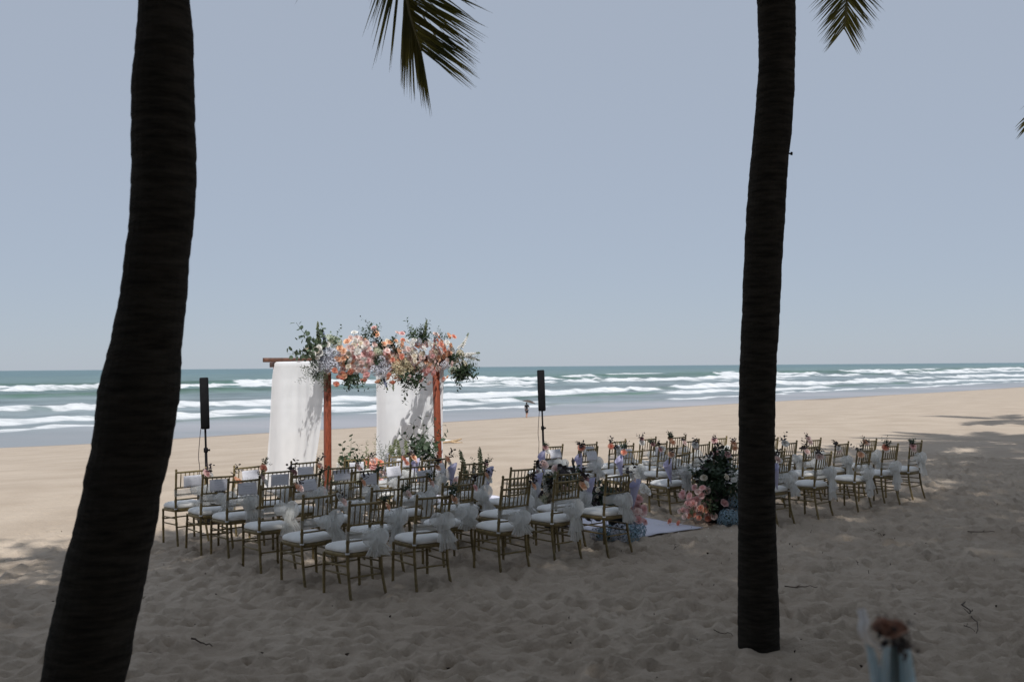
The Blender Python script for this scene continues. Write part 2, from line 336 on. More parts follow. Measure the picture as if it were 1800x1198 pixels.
# ------------------------------------------------------------------ ground sheet
def graded(a0, a1, step, far_lo, far_hi, grow=1.22):
    mid = list(np.arange(a0, a1 + step * .5, step)); lo = []; hi = []
    v, d = a0, step
    while v > far_lo: d *= grow; v -= d; lo.append(v)
    v, d = mid[-1], step
    while v < far_hi: d *= grow; v += d; hi.append(v)
    return np.array(lo[::-1] + mid + hi)
def build_sand():
    rng = np.random.default_rng(5)
    x0, x1, y0, y1, c = -10.0, 12.0, 5.0, 26.0, 0.025
    nx, ny = int((x1 - x0) / c), int((y1 - y0) / c)
    H = np.zeros((ny, nx)); gx, gy = np.meshgrid(x0 + c * np.arange(nx), y0 + c * np.arange(ny))
    H += 0.014 * noise2(gx / 0.55, gy / 0.40, 11) + 0.024 * (1 - 2.2 * np.abs(noise2(gx / 0.32, gy / 0.17, 12))) + 0.008 * noise2(gx / 0.11, gy / 0.07, 15) + 0.02 * noise2(gx / 1.5, gy / 1.2, 13)
    for _ in range(24000):
        cx, cyy = rng.uniform(x0 + .6, x1 - .6), rng.uniform(y0 + .6, y1 - .6)
        L, Wd, amp, a = rng.uniform(.05, .11), rng.uniform(.032, .06), rng.uniform(.014, .045), rng.uniform(0, math.pi)
        i0, j0 = int((cx - x0) / c), int((cyy - y0) / c); r = int(.42 / c)
        ia, ib, ja, jb = max(0, i0 - r), min(nx, i0 + r), max(0, j0 - r), min(ny, j0 + r)
        dx, dy = gx[ja:jb, ia:ib] - cx, gy[ja:jb, ia:ib] - cyy
        u = (dx * math.cos(a) + dy * math.sin(a)) / L; v = (-dx * math.sin(a) + dy * math.cos(a)) / Wd
        q = u * u + v * v
        H[ja:jb, ia:ib] += amp * (-np.exp(-q * 1.1) + 0.55 * np.exp(-(np.sqrt(q) - 1.55) ** 2 * 3.2))
    xs = graded(-8.0, 10.5, 0.034, -6000, 6000)
    yy = [5.3]
    while yy[-1] < 40: yy.append(yy[-1] * 1.0047)
    d = yy[-1] * .0047
    while yy[-1] < 6000: d *= 1.12; yy.append(yy[-1] + d)
    lo = []; v, d = 5.3, .05
    while v > -200: d *= 1.3; v -= d; lo.append(v)
    ys = np.array(lo[::-1] + yy)
    X, Y = np.meshgrid(xs, ys)
    Z = ground_z(X, Y)
    fi = np.clip((X - x0) / c, 0, nx - 1.001); fj = np.clip((Y - y0) / c, 0, ny - 1.001)
    i, j = fi.astype(int), fj.astype(int); a, b = fi - i, fj - j
    h = (H[j, i] * (1 - a) + H[j, i + 1] * a) * (1 - b) + (H[j + 1, i] * (1 - a) + H[j + 1, i + 1] * a) * b
    s = (Y - X) / S2
    w = sstep(x0 + .1, x0 + 1.5, X) * (1 - sstep(x1 - 1.5, x1 - .1, X)) * sstep(y0, y0 + .4, Y) * (1 - sstep(y1 - 5, y1 - .2, Y)) * (1 - .8 * sstep(8.5, 15.5, s + .8 * noise2(X / 2, Y / 2, 8)))
    ra = (X - 2.47) * .773 + (Y - 13.0) * .634; rb = -(X - 2.47) * .634 + (Y - 13.0) * .773      # trodden flat under the runner
    w = w * (1 - .88 * sstep(-1.45, -1.2, ra) * (1 - sstep(0, .2, ra)) * sstep(-.25, 0, rb) * (1 - sstep(5.2, 5.5, rb)))
    w = w * (1 - .75 * np.exp(-((X - 1.85) ** 2 + (Y - 7.45) ** 2) / .18))
    Z = Z + h * w
    Z = Z + 0.02 * noise2(X / 2.4, Y / 1.7, 14) * sstep(14, 20, s) * (1 - sstep(35, 60, s))
    V = np.stack([X.ravel(), Y.ravel(), Z.ravel()], 1)
    o = put('sand', np_mesh('sand', V, grid_faces(len(xs), len(ys)), M_sand))
    tag(o, 'pale beach sand sloping to the water, dimpled with footprints in the shade', kind='structure')
build_sand()

# ------------------------------------------------------------------ sea
def build_sea():
    ss = list(np.arange(70, 400, 0.75)); d = 0.75
    while ss[-1] < 30000: d *= 1.06; ss.append(ss[-1] + d)
    ss = np.array(ss)
    tt = [0.0]
    while tt[-1] < 1600: tt.append(tt[-1] + 0.55 + 0.0075 * tt[-1])
    d = tt[-1] - tt[-2]
    while tt[-1] < 40000: d *= 1.25; tt.append(tt[-1] + d)
    lo = []; v, d = 0.0, .8
    while v > -30000: d *= 1.12; v -= d; lo.append(v)
    tt = np.array(lo[::-1] + tt)
    S, T = np.meshgrid(ss, tt)
    Z = np.full(S.shape, 0.0); foam = np.zeros(S.shape); green = np.zeros(S.shape)
    def brk(seed, L, lo=-.15, hi=.2):      # where along the shore this wave is breaking (0..1)
        return sstep(lo, hi, noise2(T / L, T * 0 + seed * 1.37, 20 + seed) + .45 * noise2(T / (L * .23), T * 0 + seed * 3.1, 21 + seed))
    # (crest s, height, foam length shoreward, back width, seed, break length, low, high)
    waves = [(350, 1.35, 44, 12, 1, 80, -.45, -.15), (292, 1.2, 34, 10, 2, 70, -.45, -.1), (224, 1.5, 30, 11, 3, 80, -.35, -.1),
             (149, 0.95, 24, 6, 4, 60, -.85, -.45), (121, 0.45, 13, 4, 5, 30, -.45, 0), (102, 0.18, 5, 2, 6, 30, -.5, -.1), (425, .9, 14, 12, 7, 60, .45, .7)]
    rough = .5 + .5 * noise2(S / 3.0, T / 2.4, 40) ; rough2 = noise2(S / 5, T / 9, 41)
    for (c, h, fl, bw, sd_, BL, lo_, hi_) in waves:
        wob = 6.5 * noise2(T / 70, T * 0 + sd_ * 7.7, 50 + sd_) + 4.5 * noise2(T / 17, T * 0 + sd_ * 2.3, 51 + sd_) + 2.2 * noise2(T / 5, T * 0 + sd_, 52)
        wob = wob * min(1.0, c / 180)
        q = S - (c + wob)                     # >0 seaward of the crest, <0 shoreward
        B = brk(sd_, BL, lo_, hi_)
        if sd_ == 1: B = np.maximum(B * sstep(150, 190, T), (1 - sstep(126, 136, T)) * sstep(60, 90, T))
        if sd_ == 2: B = np.maximum(B, .95 * (1 - sstep(230, 270, T)))
        if sd_ == 3: B = B * sstep(150, 195, T)
        prof = np.where(q > 0, np.exp(-(q / bw) ** 2), np.exp(-(q / (bw * .38)) ** 2))
        hh = h * (.72 + .28 * noise2(T / 28, T * 0 + sd_ * 5.1, 60))
        Z += hh * prof
        tail = np.where(q < 0, np.exp(-np.maximum(-q, 0) / (fl * 1.6)), 0)
        Z += B * h * .5 * tail * (.15 + .85 * rough)
        ln = np.maximum(1.5, fl * (.75 + .5 * noise2(T / 22, T * 0 + sd_ * 9.3, 61) + .32 * noise2(T / 7, T * 0 + sd_ * 4.3, 62) + .2 * noise2(T / 2.6, T * 0 + sd_, 63)))
        fz = np.where(q > 0, np.exp(-(q / (bw * .30)) ** 2), np.clip(1 - (-q / ln) ** 2.2, 0, 1))
        fz = np.maximum(fz, 0)
        foam = np.maximum(foam, B * fz * (.78 + .34 * rough2 * (q < -3) + .12 * (rough - .5)))
        green = np.maximum(green, (1 - .7 * B) * prof)
    # far swell, near calm film
    sw = .18 * np.sin(S / 4.6 + 1.3 * noise2(T / 40, S / 50, 70)) * (1 - sstep(900, 2500, S)) * sstep(110, 160, S)
    Z += sw
    Z += (.10 * noise2(S / 2.6, T / 5.5, 71) + .07 * noise2(S / 1.7, T / 3.1, 72)) * sstep(104, 135, S) * (1 - sstep(500, 900, S))
    calm = 1 - sstep(90, 125, S)
    Z *= sstep(76, 100, S) * .999 + .001
    edge = 84 + 2.2 * noise2(T / 21, T * 0, 80)
    foam = np.maximum(foam, .42 * np.exp(-((S - edge - .3) / .55) ** 2) * sstep(-.3, .2, noise2(T / 9, T * 0 + 4, 81)))
    foam = np.maximum(foam, .33 * sstep(0.62, .8, noise2(S / 3.0, T / 9, 82)) * sstep(380, 430, S) * (1 - sstep(900, 1400, S)))
    # lacy leftovers between the breakers
    lace = .40 * sstep(-.1, .5, noise2(S / 3.2, T / 11, 83)) * sstep(92, 105, S) * (1 - sstep(155, 185, S))
    foam = np.maximum(foam, lace)
    far = np.array((0.08, 0.16, 0.172)); mid = np.array((0.115, 0.19, 0.18)); gr = np.array((0.06, 0.125, 0.085)); grey = np.array((0.235, 0.27, 0.285)); film = np.array((0.32, 0.318, 0.325))
    chop = 1 + .22 * noise2(S / 5, T / 16, 73) + .15 * noise2(S / 2.2, T / 7, 74)
    a = sstep(330, 1500, S)[..., None]; C = mid * (1 - a) + far * a
    a = (1 - sstep(150, 320, S - 60 * sstep(100, 500, T)))[..., None]; C = C * (1 - a * .75) + grey * a * .75
    a = np.clip(green * 1.1, 0, 1)[..., None]; C = C * (1 - a * .9) + gr * a * .9
    C = C * chop[..., None]
    a = (1 - sstep(92, 112, S))[..., None]; C = C * (1 - a) + film * a
    X = (T - S) / S2; Y = (T + S) / S2
    V = np.stack([X.ravel(), Y.ravel(), (Z + SEA).ravel()], 1)
    F = grid_faces(len(ss), len(tt))[:, ::-1]
    me = np_mesh('sea', V, F, M_sea)
    me.attributes.new('foam', 'FLOAT', 'POINT').data.foreach_set('value', np.clip(foam, 0, 1).ravel().astype(np.float32))
    me.attributes.new('calm', 'FLOAT', 'POINT').data.foreach_set('value', calm.ravel().astype(np.float32))
    rgba = np.concatenate([C.reshape(-1, 3), np.ones((C.size // 3, 1))], 1).astype(np.float32)
    me.attributes.new('water_tint', 'FLOAT_COLOR', 'POINT').data.foreach_set('color', rgba.ravel())
    o = put('sea', me); tag(o, 'teal sea with rows of white breakers rolling onto the beach', kind='structure')
build_sea()

# ------------------------------------------------------------------ palms
def bez(pts, n):
    """Catmull-Rom through pts"""
    P = [Vector(p) for p in pts]; P = [P[0] * 2 - P[1]] + P + [P[-1] * 2 - P[-2]]
    out = []; segs = len(P) - 3
    for i in range(n + 1):
        q = i / n * segs; k = min(int(q), segs - 1); t = q - k
        a, b, c, d = P[k:k + 4]
        out.append(0.5 * ((2 * b) + (c - a) * t + (2 * a - 5 * b + 4 * c - d) * t * t + (3 * b - a - 3 * c + d) * t ** 3))
    return out
def frond_mesh(name, pts, L=0.72, n=58, seed=0, droop=0.5, wid=0.042, tipl=0.45, start=0.16, asym=1.0, amax=68, aspan=46):
    rng = random.Random(seed); mb = MB(); path = bez(pts, 40)
    mb.cur = 1; mb.tube(path, [0.028 * (1 - .9 * i / 40) + .003 for i in range(41)], 5)
    mb.cur = 0
    for i in range(n):
        t = start + (1 - start) * (i + .5) / n
        q = t * 40; k = min(int(q), 39); p = path[k].lerp(path[k + 1], q - k)
        T = (path[k + 1] - path[k]).normalized()
        ref = Vector((0, 0, 1)) if abs(T.z) < .93 else Vector((0.25, 1, 0.1)).normalized()
        S = T.cross(ref).normalized(); Nn = S.cross(T).normalized()
        for sg in (-1, 1):
            if rng.random() < .05: continue
            tt = (t - start) / (1 - start)
            ln = L * (min(1, .55 + 1.6 * tt) if tt < .3 else 1.0 - (1 - tipl) * ((tt - .3) / .7) ** 1.6) * rng.uniform(.86, 1.1)
            a = R(amax - aspan * tt + rng.uniform(-5, 5)) * (asym if sg < 0 else 1.0)
            D = (T * math.cos(a) + S * sg * math.sin(a) + Nn * rng.uniform(-.02, .22)).normalized()
            w0 = wid * rng.uniform(.8, 1.15) * (1 - .35 * tt); pos = p.copy(); vs = []; K = 4
            tw = rng.uniform(-.5, .5)
            for s_ in range(K + 1):
                f = s_ / K; ww = w0 * (.55 + .9 * f if f < .4 else (1 - f) / .6 * .91 + .03)
                side = D.cross(Nn).normalized() * math.cos(tw) + Nn * math.sin(tw)
                fold = Nn * ww * .0
                vs += [pos - side * ww * .5 + fold, pos + side * ww * .5 + fold]
                pos = pos + D * ln / K
                D = (D + Vector((0, 0, -1)) * droop * (.25 + .5 * f) * rng.uniform(.8, 1.2)).normalized()
            mb.add(vs, [(2 * j, 2 * j + 1, 2 * j + 3, 2 * j + 2) for j in range(K)])
    return mb.mesh(name, [M_frond, M_rachis], smooth=False)
def std_path(elev, length, bend):
    p = Vector((0.12, 0, 0)); a = elev; out = [p.copy()]
    for i in range(8):
        p = p + Vector((math.cos(a), 0, math.sin(a))) * length / 8; out.append(p.copy()); a -= bend / 8
    return out
STD = []
for k, (e, l, b) in enumerate([(75, 3.6, 50), (60, 4.0, 62), (45, 4.2, 66), (30, 4.2, 62), (15, 4.0, 58), (2, 3.7, 55), (-15, 3.4, 45)]):
    pp = std_path(R(e), l, R(b)); STD.append((frond_mesh('palm_frond', pp, 0.9, 56, 100 + k, .35, .085), pp))
def trunk_mesh(path, rads, seed, n=26):
    rng = random.Random(seed); mb = MB()
    pts = bez(path, 8); rr = rads
    # resample at about 2.2 cm so the leaf-scar rings are real steps
    P = bez(path, 400); cum = [0]
    for a, b in zip(P, P[1:]): cum.append(cum[-1] + (b - a).length)
    tot = cum[-1]; step = 0.022; N = int(tot / step); out = []; rad = []; j = 0; nxt = 0.0; last = 0.0
    for i in range(N + 1):
        d = tot * i / N
        while j < len(cum) - 2 and cum[j + 1] < d: j += 1
        f = (d - cum[j]) / max(1e-6, cum[j + 1] - cum[j]); p = P[j].lerp(P[j + 1], f)
        u = (j + f) / 400 * (len(rr) - 1); k = min(int(u), len(rr) - 2); r0 = rr[k] + (rr[k + 1] - rr[k]) * (u - k)
        if d >= nxt: last = nxt; nxt = d + rng.uniform(.035, .12); amp = rng.uniform(.3, 1.0)
        ph = (d - last) / max(.01, nxt - last)
        out.append(p); rad.append(r0 * (1.01 - .034 * amp * ph))
    mb.tube(out, rad, n)
    arr = np.array(mb.v)
    cen = np.repeat(np.array([tuple(p) for p in out]), n, 0)
    dr = arr - cen; an = np.arctan2(dr[:, 1], dr[:, 0])
    hz_ = arr[:, 2] - arr[:, 2].min()
    jit = 1 + .02 * noise2(hz_ * 9 + 1.5 * np.cos(an), 2 + 1.5 * np.sin(an), seed + 90) + .025 * noise2(hz_ * 2.5 + np.cos(an), 2 + np.sin(an), seed + 91)
    arr = cen + (arr - cen) * jit[:, None]
    mb.v = [tuple(p) for p in arr]
    return mb.mesh('palm_trunk', M_bark, smooth=False)
def in_frame(p, mgn=15):
    q = project(p); return q is not None and -mgn < q[0] < 1800 + mgn and -mgn < q[1] < 1198 + mgn
palms = []
def palm(trunk_path, rads, crown, label, seed, n=34, extra=()):
    rng = random.Random(seed)
    b = Vector(trunk_path[0]); root = empty('palm_tree', (b.x, b.y, gz(b.x, b.y)))
    off = root.location.copy()
    put('trunk', trunk_mesh([Vector(p) - off for p in trunk_path], rads, seed), root)
    c = Vector(crown)
    for k in range(n):
        az = k * 2.39996 + rng.uniform(-.2, .2); me, pp = STD[min(6, int(7 * k / n))]
        tries = 0
        for tr in range(5):
            M = Matrix.Rotation(az, 3, 'Z') @ Matrix.Rotation(rng.uniform(-.12, .12), 3, 'X')
            bad = any(in_frame(c + M @ Vector(q) + Vector((0, 0, dz)), 20) for q in pp[2:] for dz in (0, -.75))
            if not bad: break
            az += 1.1
        if bad: continue
        put('frond', me, root, c - off, M.to_quaternion())
    for pts, kw in extra:
        put('frond', frond_mesh('palm_frond', [Vector(p) - off for p in pts], **kw), root)
    tag(root, label, 'palm tree', 'coconut palms of the shady grove'); palms.append(root); return root

def extend(p, r, top, bow):
    """carry a traced trunk on to its crown in steps that grow slowly"""
    a = p[-1]; d0 = (p[-1] - p[-3]).normalized(); L = (top - a).length; u = .04; P, Q = [], []
    while u < 1:
        q = a + d0 * L * u; w = u * u * (3 - 2 * u); P.append(q.lerp(a.lerp(top, u), w)); Q.append(r[-1] * (1 - .2 * u)); u += .03 + .55 * u
    return P + [top], Q + [r[-1] * .8]
def px_trunk(edges, Y, ys):
    path = []; rad = []
    for y, (l, r) in zip(ys, edges):
        path.append(at((l + r) / 2, y, Y)); rad.append((r - l) / 2 / FPX * Y)
    return path, rad
# left palm, close to the camera
YL = 4.6
ys = [1198, 1150, 1100, 1050, 1000, 950, 900, 850, 800, 750, 700, 650, 600, 500, 450, 400, 350, 300, 250, 200, 150, 100, 50, 0]
ed = [(77, 212), (85, 226), (96, 233), (107, 244), (117, 255), (132, 264), (142, 274), (153, 281), (164, 293), (171, 302), (176, 311), (187, 316), (200, 317), (218, 329), (223, 332), (229, 338), (232, 342), (233, 344), (232, 344), (233, 342), (233, 341), (238, 341), (242, 338), (245, 333)]
p, r = px_trunk(ed, YL, ys)
low = p[0] + (p[0] - p[2]) * (p[0].z + .25) / (p[2].z - p[0].z); low.y = YL
lowm = p[0].lerp(low, .5)
topc = Vector((p[-1].x + .12, YL + .15, 7.4)); tp2, tr2 = extend(p, r, topc, 0)
LEFT_C = topc + Vector((0, 0, .1))
tp = [low, lowm] + p + tp2; tr_ = [r[0] * 1.12, r[0] * 1.04] + r + tr2
ex = [
    ([LEFT_C, (-1.15, 5.35, 7.75), (-.8, 5.9, 7.1), (-.66, 6.2, 5.9), at(700, -80, 6.2), at(712, -20, 6.2), at(722, 30, 6.2), at(740, 88, 6.2)], dict(L=.66, n=150, seed=1, droop=.06, wid=.022, tipl=.62, asym=.33, amax=78, aspan=44)),
    ([LEFT_C, (-1.3, 5.5, 7.7), (-1.1, 6.1, 6.9), at(690, -200, 6.5), at(640, -110, 6.5), at(560, -45, 6.5)], dict(L=.55, n=70, seed=2, droop=.45, wid=.02, tipl=.5)),
]
palm(tp, tr_, LEFT_C, 'dark thick palm trunk curving up at the left of the picture, nearest the camera', 1, 15, extra=ex)
# right palm
YR = 7.55
ys = [1128, 1050, 1000, 900, 800, 700, 640, 600, 500, 400, 289, 231, 173, 116, 58, 0]
ed = [(1298, 1369), (1298, 1368), (1298, 1366), (1298, 1362), (1299, 1362), (1299, 1363), (1300, 1365), (1302, 1367), (1306, 1372), (1311, 1378), (1319, 1385), (1325, 1391), (1330, 1395), (1333, 1397), (1333, 1398), (1331, 1397)]
p, r = px_trunk(ed, YR, ys)
low = p[0] + Vector((0, 0, -.35))
topc = Vector((p[-1].x + .05, YR + .1, 8.0)); tp2, tr2 = extend(p, r, topc, 0)
RIGHT_C = topc + Vector((0, 0, .1))
ex = [([RIGHT_C, (2.45, 8.0, 8.5), (2.8, 8.3, 7.6), (2.86, 8.3, 6.2), at(1491, -60, 8.3), at(1489, -5, 8.3), at(1484, 52, 8.3)], dict(L=.46, n=120, seed=3, droop=.05, wid=.020, tipl=.55, amax=72, aspan=40))]
pr = palm([low] + p + tp2, [r[0] * 1.1] + r + tr2, RIGHT_C, 'dark straight palm trunk standing in the sand right of centre', 2, 15, extra=ex)
# a small nail left in the right trunk
mb = MB(); a = at(1383, 270, YR - .02); b = at(1390, 270, YR - .04)
o_ = pr.location
mb.tube([a - o_, b - o_], .006, 6); mb.tube([b - o_, b - o_ + Vector((.012, 0, 0))], .013, 8)
put('nail', mb.mesh('nail', M_black), pr)
# the rest of the grove stands outside the frame and shades the ceremony
def simple_palm(bx, by, cx, cyy, ch, label, seed, n=34, extra=()):
    b = Vector((bx, by, gz(bx, by) - .2)); c = Vector((cx, cyy, ch))
    m1 = b.lerp(c, .33) + Vector((-(cx - bx) * .12, -(cyy - by) * .12, 0)); m2 = b.lerp(c, .7)
    return palm([b, m1, m2, c], [.2, .15, .13, .11], c + Vector((0, 0, .1)), label, seed, n, extra)
P5C = Vector((13.8, 18.5, 9.6))
ex5 = [([P5C, (13.0, 18.4, 10.1), (11.6, 18.2, 9.6), at(1890, 90, 18), at(1830, 165, 18), at(1806, 225, 18)], dict(L=.7, n=70, seed=4, droop=.12, wid=.04))]
simple_palm(14.6, 18.3, 13.8, 18.5, 9.5, 'palm beyond the right edge, only frond tips reaching into the picture', 15, extra=ex5)
GROVE = [(10.2, 13.6, 9.6, 13.3, 9.4), (19.8, 29, 19.2, 29, 10), (.7, -1.6, .6, -.4, 9.2),
         (-3.4, .2, -3.1, .8, 8.8), (12.2, 8.8, 11.6, 9.2, 9.6), (6.2, -1.6, 5.6, -.8, 9.1), (15.5, 13.2, 15, 13.4, 9.8)]
WHERE = ['right of the chair rows', 'far along the beach on the right', 'just behind the camera', 'left of the camera', 'far right of the grove', 'near the flower stake behind', 'outer right edge of the grove']
for k, (g, wv) in enumerate(zip(GROVE, WHERE)): simple_palm(*g, 'tall coconut palm standing outside the frame, ' + wv, 30 + k, 13 if g[1] > 25 else 27)

# belt of tall leafy trees behind the camera: unseen, added to block rear sky light, its ragged top shaped to shade the ceremony
def shade_tree_belt():
    rng = np.random.default_rng(9); n1, n2 = 100000, 26000
    # high crowns, thinned at the top to soften the shade edge, on tall bare stems; shrubs below
    x = rng.uniform(-12, 27, n1); top = np.clip(23.4 + .85 * (x - 1), 20, 38) + 1.2 * noise2(x / 3.2, x * 0, 77)
    u = rng.random(n1); z = np.where(u < .6, top - 9 * np.sqrt(u / .6), top - 9 - 3.5 * (u - .6) / .4); y = -2.6 - 8 * rng.random(n1)
    keep = noise2(x / 1.6, z / 1.6 + y / 3, 81) > -.62; x, y, z = x[keep], y[keep], z[keep]; n1 = len(x)
    x2 = rng.uniform(-26, 34, n2); z2 = (5.6 + 1.2 * noise2(x2 / 3, x2 * 0, 80)) * rng.random(n2) ** .8; y2 = -8 - 4 * rng.random(n2)
    x, y, z = np.concatenate([x, x2]), np.concatenate([y, y2]), np.concatenate([z, z2]); n = n1 + n2
    c = np.stack([x, y, z], 1)
    a = rng.normal(size=(n, 3)); a /= np.linalg.norm(a, axis=1)[:, None]; b = np.cross(a, rng.normal(size=(n, 3))); b /= np.linalg.norm(b, axis=1)[:, None]
    l = np.where(np.arange(n) < n1, rng.uniform(.15, .25, n), rng.uniform(.3, .5, n))[:, None]; w = l * .5
    V = np.stack([c - a * l, c + b * w, c + a * l, c - b * w], 1).reshape(-1, 3); F = np.arange(4 * n).reshape(-1, 4)
    st = [];
    for k in range(11):
        bx, by = -6 + 2.9 * k, -6.5 - 2.2 * (k % 3); cx = bx + .5 * (-1) ** k; cir = [(math.cos(q), math.sin(q)) for q in np.linspace(0, 2 * math.pi, 9)[:-1]]
        for (q0, q1) in zip(cir, cir[1:] + cir[:1]):
            st.append([(bx + .24 * q0[0], by + .24 * q0[1], -.3), (bx + .24 * q1[0], by + .24 * q1[1], -.3), (cx + .1 * q1[0], by + .1 * q1[1], 15.5), (cx + .1 * q0[0], by + .1 * q0[1], 15.5)])
    V = np.concatenate([V, np.array(st).reshape(-1, 3)]); F = np.arange(len(V)).reshape(-1, 4)
    o = put('shade_tree_belt', np_mesh('shade_tree_belt', V, F, M_leaf, False)); tag(o, 'tall unseen belt of dark green trees added behind the camera to shade the ceremony', kind='stuff')
shade_tree_belt()

# ------------------------------------------------------------------ blossoms and greenery (shared meshes)
def rose_mesh(seed, mats, open_=1.0):
    rng = random.Random(seed); mb = MB()
    for (n, Rr, h, hw, curl) in [(3, .30, .95, .95, -.05), (4, .52, .95, .75, .02), (5, .78, .82, .62, .14), (6, 1.02, .58, .55, .34)]:
        for k in range(n):
            ph0 = 2 * math.pi * (k + rng.uniform(-.12, .12)) / n + Rr * 2
            j = rng.uniform(.9, 1.1)
            def fn(u, v, Rr=Rr, h=h, hw=hw, ph0=ph0, curl=curl, j=j):
                w = (u - .5) * 2; a = ph0 + w * hw * (.35 + .65 * math.sin(min(1, v * 1.3) * math.pi / 2))
                rho = Rr * j * open_ * (v ** .55) * (1 + curl * v * v) + .02
                z = h * v - .10 * w * w * v - curl * v * v * .5
                return (rho * math.cos(a), rho * math.sin(a), z - .25)
            mb.grid(fn, 3, 3)
    mb.cur = 1 if isinstance(mats, (list, tuple)) and len(mats) > 1 else 0
    mb.tube([(0, 0, -.95), (0, 0, -.2)], [.06, .12], 5)
    return mb.mesh('rose', mats)
ROSE = {k: [rose_mesh(s, [M_rose[k], M_stem]) for s in (1, 2)] for k in COLS}
def hydrangea_mesh(seed, mt, n=95):
    rng = random.Random(seed); mb = MB()
    for i in range(n):
        z = 1 - 1.75 * (i + .5) / n; r = math.sqrt(max(0, 1 - z * z)); a = i * 2.39996
        N = Vector((r * math.cos(a), r * math.sin(a), z)); rad = rng.uniform(.86, 1.06); c = N * rad; c.z *= .85
        N = (N + Vector((rng.uniform(-.4, .4), rng.uniform(-.4, .4), rng.uniform(-.4, .4)))).normalized()
        A = N.orthogonal().normalized(); B = N.cross(A); q = rng.uniform(0, 1.5); sz = rng.uniform(.15, .21)
        for k in range(4):
            t = q + k * math.pi / 2; d = A * math.cos(t) + B * math.sin(t); e = A * -math.sin(t) + B * math.cos(t)
            mb.add([c, c + d * sz * .6 - e * sz * .45 + N * .03, c + d * sz * 1.1 + N * .05, c + d * sz * .6 + e * sz * .45 + N * .03], [(0, 1, 2, 3)])
    mb.cur = 1; mb.tube([(0, 0, -1.0), (0, 0, 0)], [.05, .35], 6)
    return mb.mesh('hydrangea', [mt, M_stem], smooth=False)
HYD = {k: [hydrangea_mesh(s, v) for s in (1, 2)] for k, v in M_hyd.items()}
def sprig_mesh(seed, mt, n=14, ll=.16, lw=.10, bend=.35, stem=M_stem, start=.15, roundleaf=True, branches=0):
    """stem of length 1 along +z with leaves along it"""
    rng = random.Random(seed); mb = MB()
    def one(base, D, ln, nn, sc):
        bd = Vector((rng.uniform(-1, 1), rng.uniform(-1, 1), 0)).normalized() * bend
        path = [base + D * ln * t + bd * ln * t * t for t in [i / 6 for i in range(7)]]
        mb.cur = 1; mb.tube(path, [.010 * sc * (1 - .7 * i / 6) for i in range(7)], 4)
        mb.cur = 0
        for i in range(nn):
            t = start + (1 - start) * i / max(1, nn - 1); q = t * 6; k = min(int(q), 5); p = path[k].lerp(path[k + 1], q - k)
            T = (path[k + 1] - path[k]).normalized(); A = T.orthogonal().normalized(); A.rotate(Quaternion(T, i * 2.4 + rng.uniform(-.5, .5)))
            d = (A + T * rng.uniform(.2, .9) + Vector((0, 0, rng.uniform(-.3, .1)))).normalized(); e = d.cross(T + Vector((rng.uniform(-.4, .4),) * 3)).normalized(); nrm = e.cross(d)
            l = ll * rng.uniform(.75, 1.2) * (1 - .35 * t); w = lw * rng.uniform(.8, 1.2) * (1 - .35 * t)
            b0 = p + d * .02; mw = .55 if roundleaf else .4
            vs = [b0, b0 + d * l * mw - e * w * .5 + nrm * w * .1, b0 + d * l - nrm * l * .12, b0 + d * l * mw + e * w * .5 + nrm * w * .1, b0 + d * l * .5 - nrm * .004]
            if roundleaf:
                vs = [b0, b0 + d * l * .3 - e * w * .42, b0 + d * l * .75 - e * w * .42, b0 + d * l - nrm * l * .1, b0 + d * l * .75 + e * w * .42, b0 + d * l * .3 + e * w * .42]
                mb.add(vs, [(0, 1, 2, 3), (0, 3, 4, 5)])
            else: mb.add(vs[:4], [(0, 1, 2), (0, 2, 3)])
    one(Vector((0, 0, 0)), Vector((0, 0, 1)), 1.0, n, 1.0)
    for b in range(branches):
        D = Vector((rng.uniform(-.9, .9), rng.uniform(-.9, .9), rng.uniform(.5, 1))).normalized()
        one(Vector((0, 0, rng.uniform(.1, .5))), D, rng.uniform(.4, .7), int(n * .6), .8)
    return mb.mesh('leaf_sprig', [mt, stem], smooth=False)
SPRIG = {
    'euca': [sprig_mesh(s, M_leaf2, 13, .17, .15, .3, branches=2) for s in (1, 2, 3)],
    'ruscus': [sprig_mesh(s, M_leaf, 16, .2, .09, .35, roundleaf=False, branches=2) for s in (4, 5, 6)],
    'dense': [sprig_mesh(s, M_leaf, 16, .30, .16, .4, branches=5) for s in (7, 8, 9)],
    'willow': [sprig_mesh(s, M_leaf2, 26, .2, .045, .5, roundleaf=False, branches=3) for s in (10, 11)],
    'pale': [sprig_mesh(s, M_leaf3, 22, .12, .06, .25, roundleaf=False, branches=2) for s in (12, 13)],
    'burg': [sprig_mesh(s, M_burg, 10, .42, .3, .4, branches=1) for s in (14, 15)],
}
